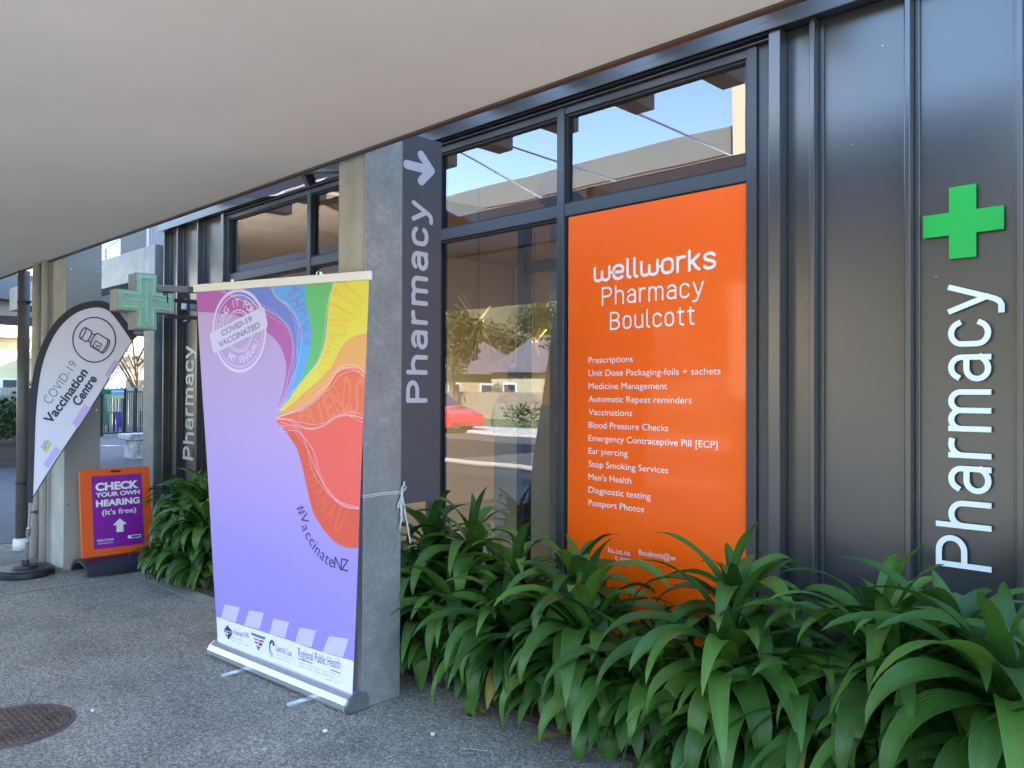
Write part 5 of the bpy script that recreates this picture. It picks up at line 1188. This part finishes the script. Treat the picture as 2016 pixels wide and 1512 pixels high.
# ---- people inside
def person(px, Z):
    q = at(px, 771, Z); x, y = q.x, q.y
    me = bpy.data.meshes.new('person'); 
    pts = [(0, 0, .95, .155, .12), (0, 0, 1.12, .14, .10), (0, 0, 1.32, .17, .11), (0, 0, 1.43, .12, .09), (0, 0, 1.50, .055, .055), (0, 0.01, 1.58, .075, .09), (0, .01, 1.68, .078, .095), (0, .01, 1.76, .04, .05),
           (-.20, 0, 1.40, .055, .055), (-.26, -.02, 1.14, .045, .045), (-.22, -.18, .98, .033, .033), (-.20, -.25, .97, .04, .02), (.20, 0, 1.40, .055, .055), (.26, -.02, 1.14, .045, .045), (.22, -.18, .98, .033, .033), (.20, -.25, .97, .04, .02),
           (-.10, 0, .86, .09, .09), (-.10, 0, .48, .06, .065), (-.10, .02, .10, .042, .045), (-.10, -.10, .10, .04, .035), (.10, 0, .86, .09, .09), (.10, 0, .48, .06, .065), (.10, .02, .10, .042, .045), (.10, -.10, .10, .04, .035)]
    ed = [(0, 1), (1, 2), (2, 3), (3, 4), (4, 5), (5, 6), (6, 7), (3, 8), (8, 9), (9, 10), (10, 11), (3, 12), (12, 13), (13, 14), (14, 15), (0, 16), (16, 17), (17, 18), (18, 19), (0, 20), (20, 21), (21, 22), (22, 23)]
    me.from_pydata([(a, b, c+.0) for a, b, c, _, _ in pts], ed, [])
    o = bpy.data.objects.new('person', me); C.objects.link(o); o.location = (x, y, 0.04); o.rotation_euler.z = 0.9
    sk = o.modifiers.new('skin', 'SKIN'); o.modifiers.new('sub', 'SUBSURF').levels = 1; o.modifiers['sub'].render_levels = 1
    for i, p in enumerate(pts): me.skin_vertices[0].data[i].radius = (p[3], p[4])
    me.skin_vertices[0].data[0].use_root = True
    me.materials.append(mat('maroon_top', (.09, .018, .03), .8)); tag(o, 'dark haired person in a maroon top standing deep inside the shop', 'person')
    h = MB(); 
    prof = [(.02, 1.80), (.075, 1.785), (.105, 1.74), (.112, 1.66), (.110, 1.58), (.10, 1.52), (.085, 1.50)]
    h.lathe([(r, z) for r, z in prof], 0, 0.03, 20); hh = h.build('hair', mat('dark_hair', (.015, .012, .012), .5, bump=.4, bscale=90), smooth=True); hh.parent = o
person(1020, 8.6)

# ---- left, beyond the pier
XG = -28.5
def gp(px, py=855): q = on_x(px, py, XG); return q
# far fence behind the courtyard
yA = gp(330).y; yB = gp(-60).y
paling((-34, -6, 0), (-34, 18, 0), 1.62, (0.34, 0.33, 0.27), 'grey weathered paling fence at the back of the courtyard', post=2.6)
paling((-19.5, -3, 0), (-19.5, 6.1, 0), 1.42, (0.40, 0.37, 0.30), 'nearer grey board fence left of the downpipe', post=2.0)
house(-56, -44, 2, 20, 4.0, 8.4, (0.72, 0.62, 0.36), (0.46, 0.28, 0.18), 'cream two storey house with orange tiled roof beyond the courtyard fence', 'y')
house(-44, -37, 12, 24, 3.0, 5.0, (0.72, 0.66, 0.5), (0.5, 0.42, 0.3), 'low cream house with a brown roof behind the iron gate', 'y')
tree(-30, 4.4, 6.5, 2.6, (.1, .1, .05), 'bare leafless tree before the orange tiled roof', 71, bare=True)
tree(-36, 13.6, 5.0, 2.0, (.1, .1, .05), 'bare twiggy tree seen through the portal behind the gate', 72, bare=True)
# iron gate and railing
gt = thing('iron_gate', (XG, gp(240).y, 0), 'black iron bar gate and railing of the courtyard with small notices', 'gate')
y0g, y1g = gp(198).y, gp(300).y
def bars(mb, ya, yb, n_, x=XG, h=1.5):
    for k in range(n_+1): yy = ya+(yb-ya)*k/n_; mb.tube([(x, yy, .06), (x, yy, h)], .012, 5)
    mb.box(x-.02, x+.02, ya, yb, .08, .12); mb.box(x-.02, x+.02, ya, yb, h-.04, h)
m = MB(); bars(m, y0g, y1g, 26); m.build('railing', M_iron, gt)
m = MB()
for px_ in (199, 244, 266): yy = gp(px_).y; m.box(XG-.04, XG+.06, yy-.05, yy+.05, 0, 1.6)
build_each(m, 'post', M_iron, gt)
m = MB(); ya, yb = gp(247).y, gp(266).y
for k in range(9): m.tube([(XG+.15+k*.06, ya+(yb-ya)*k/8, .06), (XG+.15+k*.06, ya+(yb-ya)*k/8, 1.5)], .014, 5)
m.build('gate_leaf', M_iron, gt)
sA, sB = on_x(219, 784, XG+.1), on_x(244, 766, XG+.1)
m = MB(); m.box(XG+.09, XG+.11, sA.y, sB.y, sA.z, sB.z); sn_ = m.build('notice', S('notice_blue', (120, 175, 215)), gt)
m = MB(); m.box(XG+.1105, XG+.115, sA.y, sB.y, sA.z, sA.z+.10); m.build('notice_strip', S('notice_green', (190, 214, 130)), sn_)
m = MB(); m.box(XG+.1105, XG+.115, sA.y, sB.y, sA.z+.2, sA.z+.24); m.build('notice_band', M_white, sn_)
sA, sB = on_x(200, 775, XG+.1), on_x(218, 767, XG+.1)
m = MB(); m.box(XG+.09, XG+.11, sA.y, sB.y, sA.z-.02, sB.z); m.build('notice', S('notice_dark_green', (30, 110, 80)), gt)
# trestle tables with purple cloth
for k, (pa, pb, lab) in enumerate(((216, 242, 'courtyard table with hanging purple cloth left of the gate post'), (268, 300, 'courtyard table with hanging purple cloth right of the gate post'))):
    a, b = on_x(pa, 835, -31), on_x(pb, 835, -31)
    tb = thing('courtyard_table', (-31, (a.y+b.y)/2, 0), lab, 'table', 'purple draped tables in the courtyard')
    m = MB(); m.box(-31.4, -30.7, a.y, b.y, .72, .75); m.build('tabletop', mat('table_wood', (.14, .1, .07), .6), tb)
    for (sx, yy) in ((-31.35, a.y+.05), (-30.8, a.y+.05), (-31.35, b.y-.1), (-30.8, b.y-.1)):
        m = MB(); m.box(sx, sx+.05, yy, yy+.05, 0, .7195); m.build('leg', M_iron, tb)
    m = MB(); pts = [(-30.69+.04*math.sin(i*1.3), a.y+(b.y-a.y)*(.15+.5*i/14)) for i in range(15)]
    m.add([(x, y, .76) for x, y in pts]+[(x+.06, y+.02, .18+.06*math.sin(i)) for i, (x, y) in enumerate(pts)], [(i, i+1, 15+i+1, 15+i) for i in range(14)])
    o = m.build('tablecloth', S('purple_cloth', (110, 70, 180)), tb)
u_ = on_x(206, 830, -31); m = MB()
m.lathe([(.02, .25), (.16, .30), (.13, .9), (.05, 1.35), (.02, 1.55)], -31, u_.y, 12); m.tube([(-31, u_.y, 0), (-31, u_.y, 1.6)], .02, 6)
o = m.build('closed_umbrella', S('green_canvas', (30, 130, 90))); tag(o, 'closed green garden umbrella behind the iron railing', 'umbrella')
# pale stone block
q = on_g(252, 905); q2 = on_g(300, 922)
bk = thing('stone_block', (q.x, q.y+.4, 0), 'mottled white stone block seat beyond the portal frame', 'block seat')
M_marb = mat('mottled_stone', (.5, .5, .5), .6, var=.6, scale=6, bump=.4, bscale=12)
m = MB(); m.box(q.x-.5, q.x+.05, q.y+.10, q.y+1.1, 0, .42); m.build('base', M_marb, bk, bevel=.02)
m = MB(); m.box(q.x-.55, q.x+.1, q.y-.02, q.y+1.15, .421, .56); m.build('slab', M_marb, bk, bevel=.02)
# planter wall and shrub at the left edge
q = on_g(5, 921); pxx = q.x
m = MB(); m.box(pxx-.3, pxx, q.y-6, q.y+1.15, 0, .46); m.box(pxx-.34, pxx+.04, q.y-6, q.y+1.2, .461, .51)
o = m.build('planter_wall', mat('planter_timber', (.10, .085, .07), .8, var=.3, scale=4, stretch=(1, .3, 8))); tag(o, 'low dark planter wall with pale cap at the left edge', 'planter')
m = MB(); rg = random.Random(77); foliage(m, (pxx-.9, q.y+.0, .95), (.6, 1.3, .42), 2600, .05, rg); foliage(m, (pxx-.9, q.y+.75, 1.25), (.3, .4, .45), 600, .05, rg)
sh = thing('shrub', (pxx-.9, q.y, .4), 'rounded dark green shrub growing over the planter wall', 'shrub'); m.build('foliage', fol_mat('shrub_green', (.045, .09, .025)), sh)
m = MB()
for k in range(7): m.tube([(pxx-.9+.05*k-.15, q.y, .1), (pxx-.9+.2*math.cos(k*2), q.y+.6*math.sin(k*2.3), 1.1)], .012, 5)
m.build('stem', mat('bark', (1, 1, 1)), sh)
# pergola roof far left: dark beam band and pale soffit strip
pgx = -15.5
b0_, b1_ = on_x(-60, 590, pgx), on_x(36, 537, pgx)
pg_ = thing('covered_walkway', (pgx, 3.5, 0), 'dark flat roofed covered walkway beyond the pier', 'walkway')
m = MB(); m.box(pgx-2.2, pgx, -1.0, 14, on_x(20, 590, pgx).z, on_x(20, 538, pgx).z); m.build('roof', M_flash, pg_, bevel=.01)
m = MB(); m.box(pgx-2.6, pgx-.3, -1.0, 14, on_x(20, 622, pgx-.3).z, on_x(20, 590, pgx).z-.002); m.build('beam', mat('beam_tan', (.30, .25, .19), .7), pg_)
for yy in (-.8, 9.6, 13.5):
    m = MB(); m.box(pgx-1.9, pgx-1.75, yy, yy+.15, 0, on_x(20, 622, pgx-.3).z-.002); m.build('post', M_iron, pg_)
# finned upper storey building beyond the portal
XF = -37.0
fb = thing('finned_building', (XF, 20, 0), 'far upper storey building with vertical white fins above the portal beam', 'building')
za, zb_ = on_x(230, 700, XF).z, on_x(262, 440, XF).z
f0, f1 = on_x(207, 500, XF).y, on_x(262, 500, XF).y
ztl = on_x(207, 490, XF).z; ztr = on_x(258, 450, XF).z
m = MB(); m.prism([(XF, f0, 5.0), (XF, f1, 5.0), (XF, f1, ztr), (XF, f0, ztl)], (-3, 0, 0)); m.build('wall', mat('glazed_upper', (.16, .15, .17), .25, var=.3, scale=.5), fb)
m = MB(); m.box(XF-3, XF+.1, f1+.001, on_x(290, 480, XF).y, 5.0, on_x(275, 430, XF).z+1); m.build('cream_wall', mat('cream_render', (.68, .55, .34), .8), fb)
for k in range(9):
    yy = f0+(f1-f0)*(k+.4)/9; zz = ztl+(ztr-ztl)*(k+.4)/9
    m = MB(); m.box(XF+.01, XF+.22, yy, yy+.05, 5.0, zz-.02); m.build('fin', M_white, fb)
XH = -24.0
h0, h1 = on_x(288, 470, XH).y, on_x(326, 470, XH).y
m = MB(); m.box(XH-2, XH, h0, h1+1.5, 3.2, 9.5); m.build('louvre_wall', M_dark, fb)
for k in range(9):
    yy = h0+(h1-h0)*k/9; m = MB(); m.box(XH+.01, XH+.16, yy, yy+.05, 3.2, 9.4); m.build('louvre', mat('fin_purple_grey', (.28, .26, .29), .5), fb)
# streak of sunlight on the forecourt, painted as a flat white quad
q = on_g(196, 877); q2 = on_g(244, 877.5)
m = MB(); m.add([(q.x, q.y, .0062), (q.x+.5, q.y+.03, .0062), (q2.x, q2.y, .0062), (q2.x-.02, q2.y-.01, .0062)], [(0, 1, 2, 3)]); tag(m.build('painted_sun_streak', M_white), kind='structure')

hr_ = thing('raised_entry_roof', (-12, -3.5, 0), 'high narrow roof beam on tan pillars beyond the canopy, seen mirrored in the top panes', 'roof structure')
m = MB(); m.box(-26, -4.6, -4.1, -3.0, 4.74, 5.12); m.build('roof_slab', mat('slab_render', (.17, .185, .17), .7, var=.06, scale=1), hr_)
m = MB(); m.box(-26, -4.6, -4.08, -3.02, 4.70, 4.739); m.build('underside', mat('brown_lining', (.22, .15, .11), .7), hr_)
for x in (-5.35, -25.0):
    m = MB(); m.box(x, x+.5, -3.8, -3.2, 0, 4.699) if x < -6 else m.box(x-.0, x+.75, -2.98, -2.7, 0, 5.5); m.build('pillar', mat('tan_render', (.62, .50, .34), .8), hr_)
nb_ = thing('shade_block', (-12, 18, 0), 'plain tall unseen block added behind the shop to keep the forecourt in shade', 'building')  # out of view, added as a shade caster for the forecourt
m = MB(); m.box(-29, 4, 14.6, 22, 0, 12); m.build('wall', M_conc, nb_)
m = MB(); m.box(-29.2, 4.2, 14.4, 22.2, 12.001, 12.3); m.build('roof', M_flash, nb_)
for k in range(10):
    m = MB(); m.box(-27.5+k*3, -26+k*3, 14.5, 14.599, 6, 7.4); m.build('window', mat('dark_pane', (1, 1, 1)), nb_)

fr2 = thing('forecourt_roof', (-18, -4, 0), 'broad beige lined roof over the forecourt, mirrored in the far window', 'roof structure')
m = MB(); m.box(-27, -10.2, -3.0, 0.5, 4.46, 4.7); m.build('roof_slab', mat('slab_render', (1, 1, 1)), fr2)
m = MB()
for k in range(7): m.box(-27+2.4*k, -27+2.4*k+2.385, -2.98, 0.48, 4.40, 4.459)
m.build('lining', mat('beige_lining', (.42, .35, .26), .75, var=.05, scale=1), fr2)
for x in (-26.5,):
    m = MB(); m.box(x, x+.3, -2.9, -2.6, 0, 4.399); m.build('pillar', mat('tan_render', (.62, .50, .34), .8), fr2)

rg = random.Random(91)
for i, (px, py, lab) in enumerate(((182, 1400, 'small white crumb of litter right of the manhole cover'), (852, 1446, 'white pebble on the paving left of the long fallen leaf'), (640, 1440, 'tiny pale chip on the paving below the banner base'))):
    q = on_g(px, py); m = MB(); pts = [(q.x+.010*math.cos(k*1.05)*rg.uniform(.6, 1.2), q.y+.010*math.sin(k*1.05)*rg.uniform(.6, 1.2), .001) for k in range(6)]
    m.prism(pts, (0.001, 0, .005)); tag(m.build('litter', M_white, bevel=.001), lab, 'litter')
for i, (px, py, az, lab) in enumerate(((1010, 1500, 2.0, 'thin dry straw of leaf on the paving at the lower edge'), (905, 1476, .4, 'thin dry stalk on the paving below the plants'))):
    q = on_g(px, py); m = MB(); m.tube(crom([(q.x, q.y, .004), (q.x+.05*math.cos(az), q.y+.05*math.sin(az), .012), (q.x+.12*math.cos(az+.2), q.y+.12*math.sin(az+.2), .004)], 5), .0014, 5)
    tag(m.build('dry_stalk', mat('straw', (.42, .36, .22), .8)), lab, 'stalk')
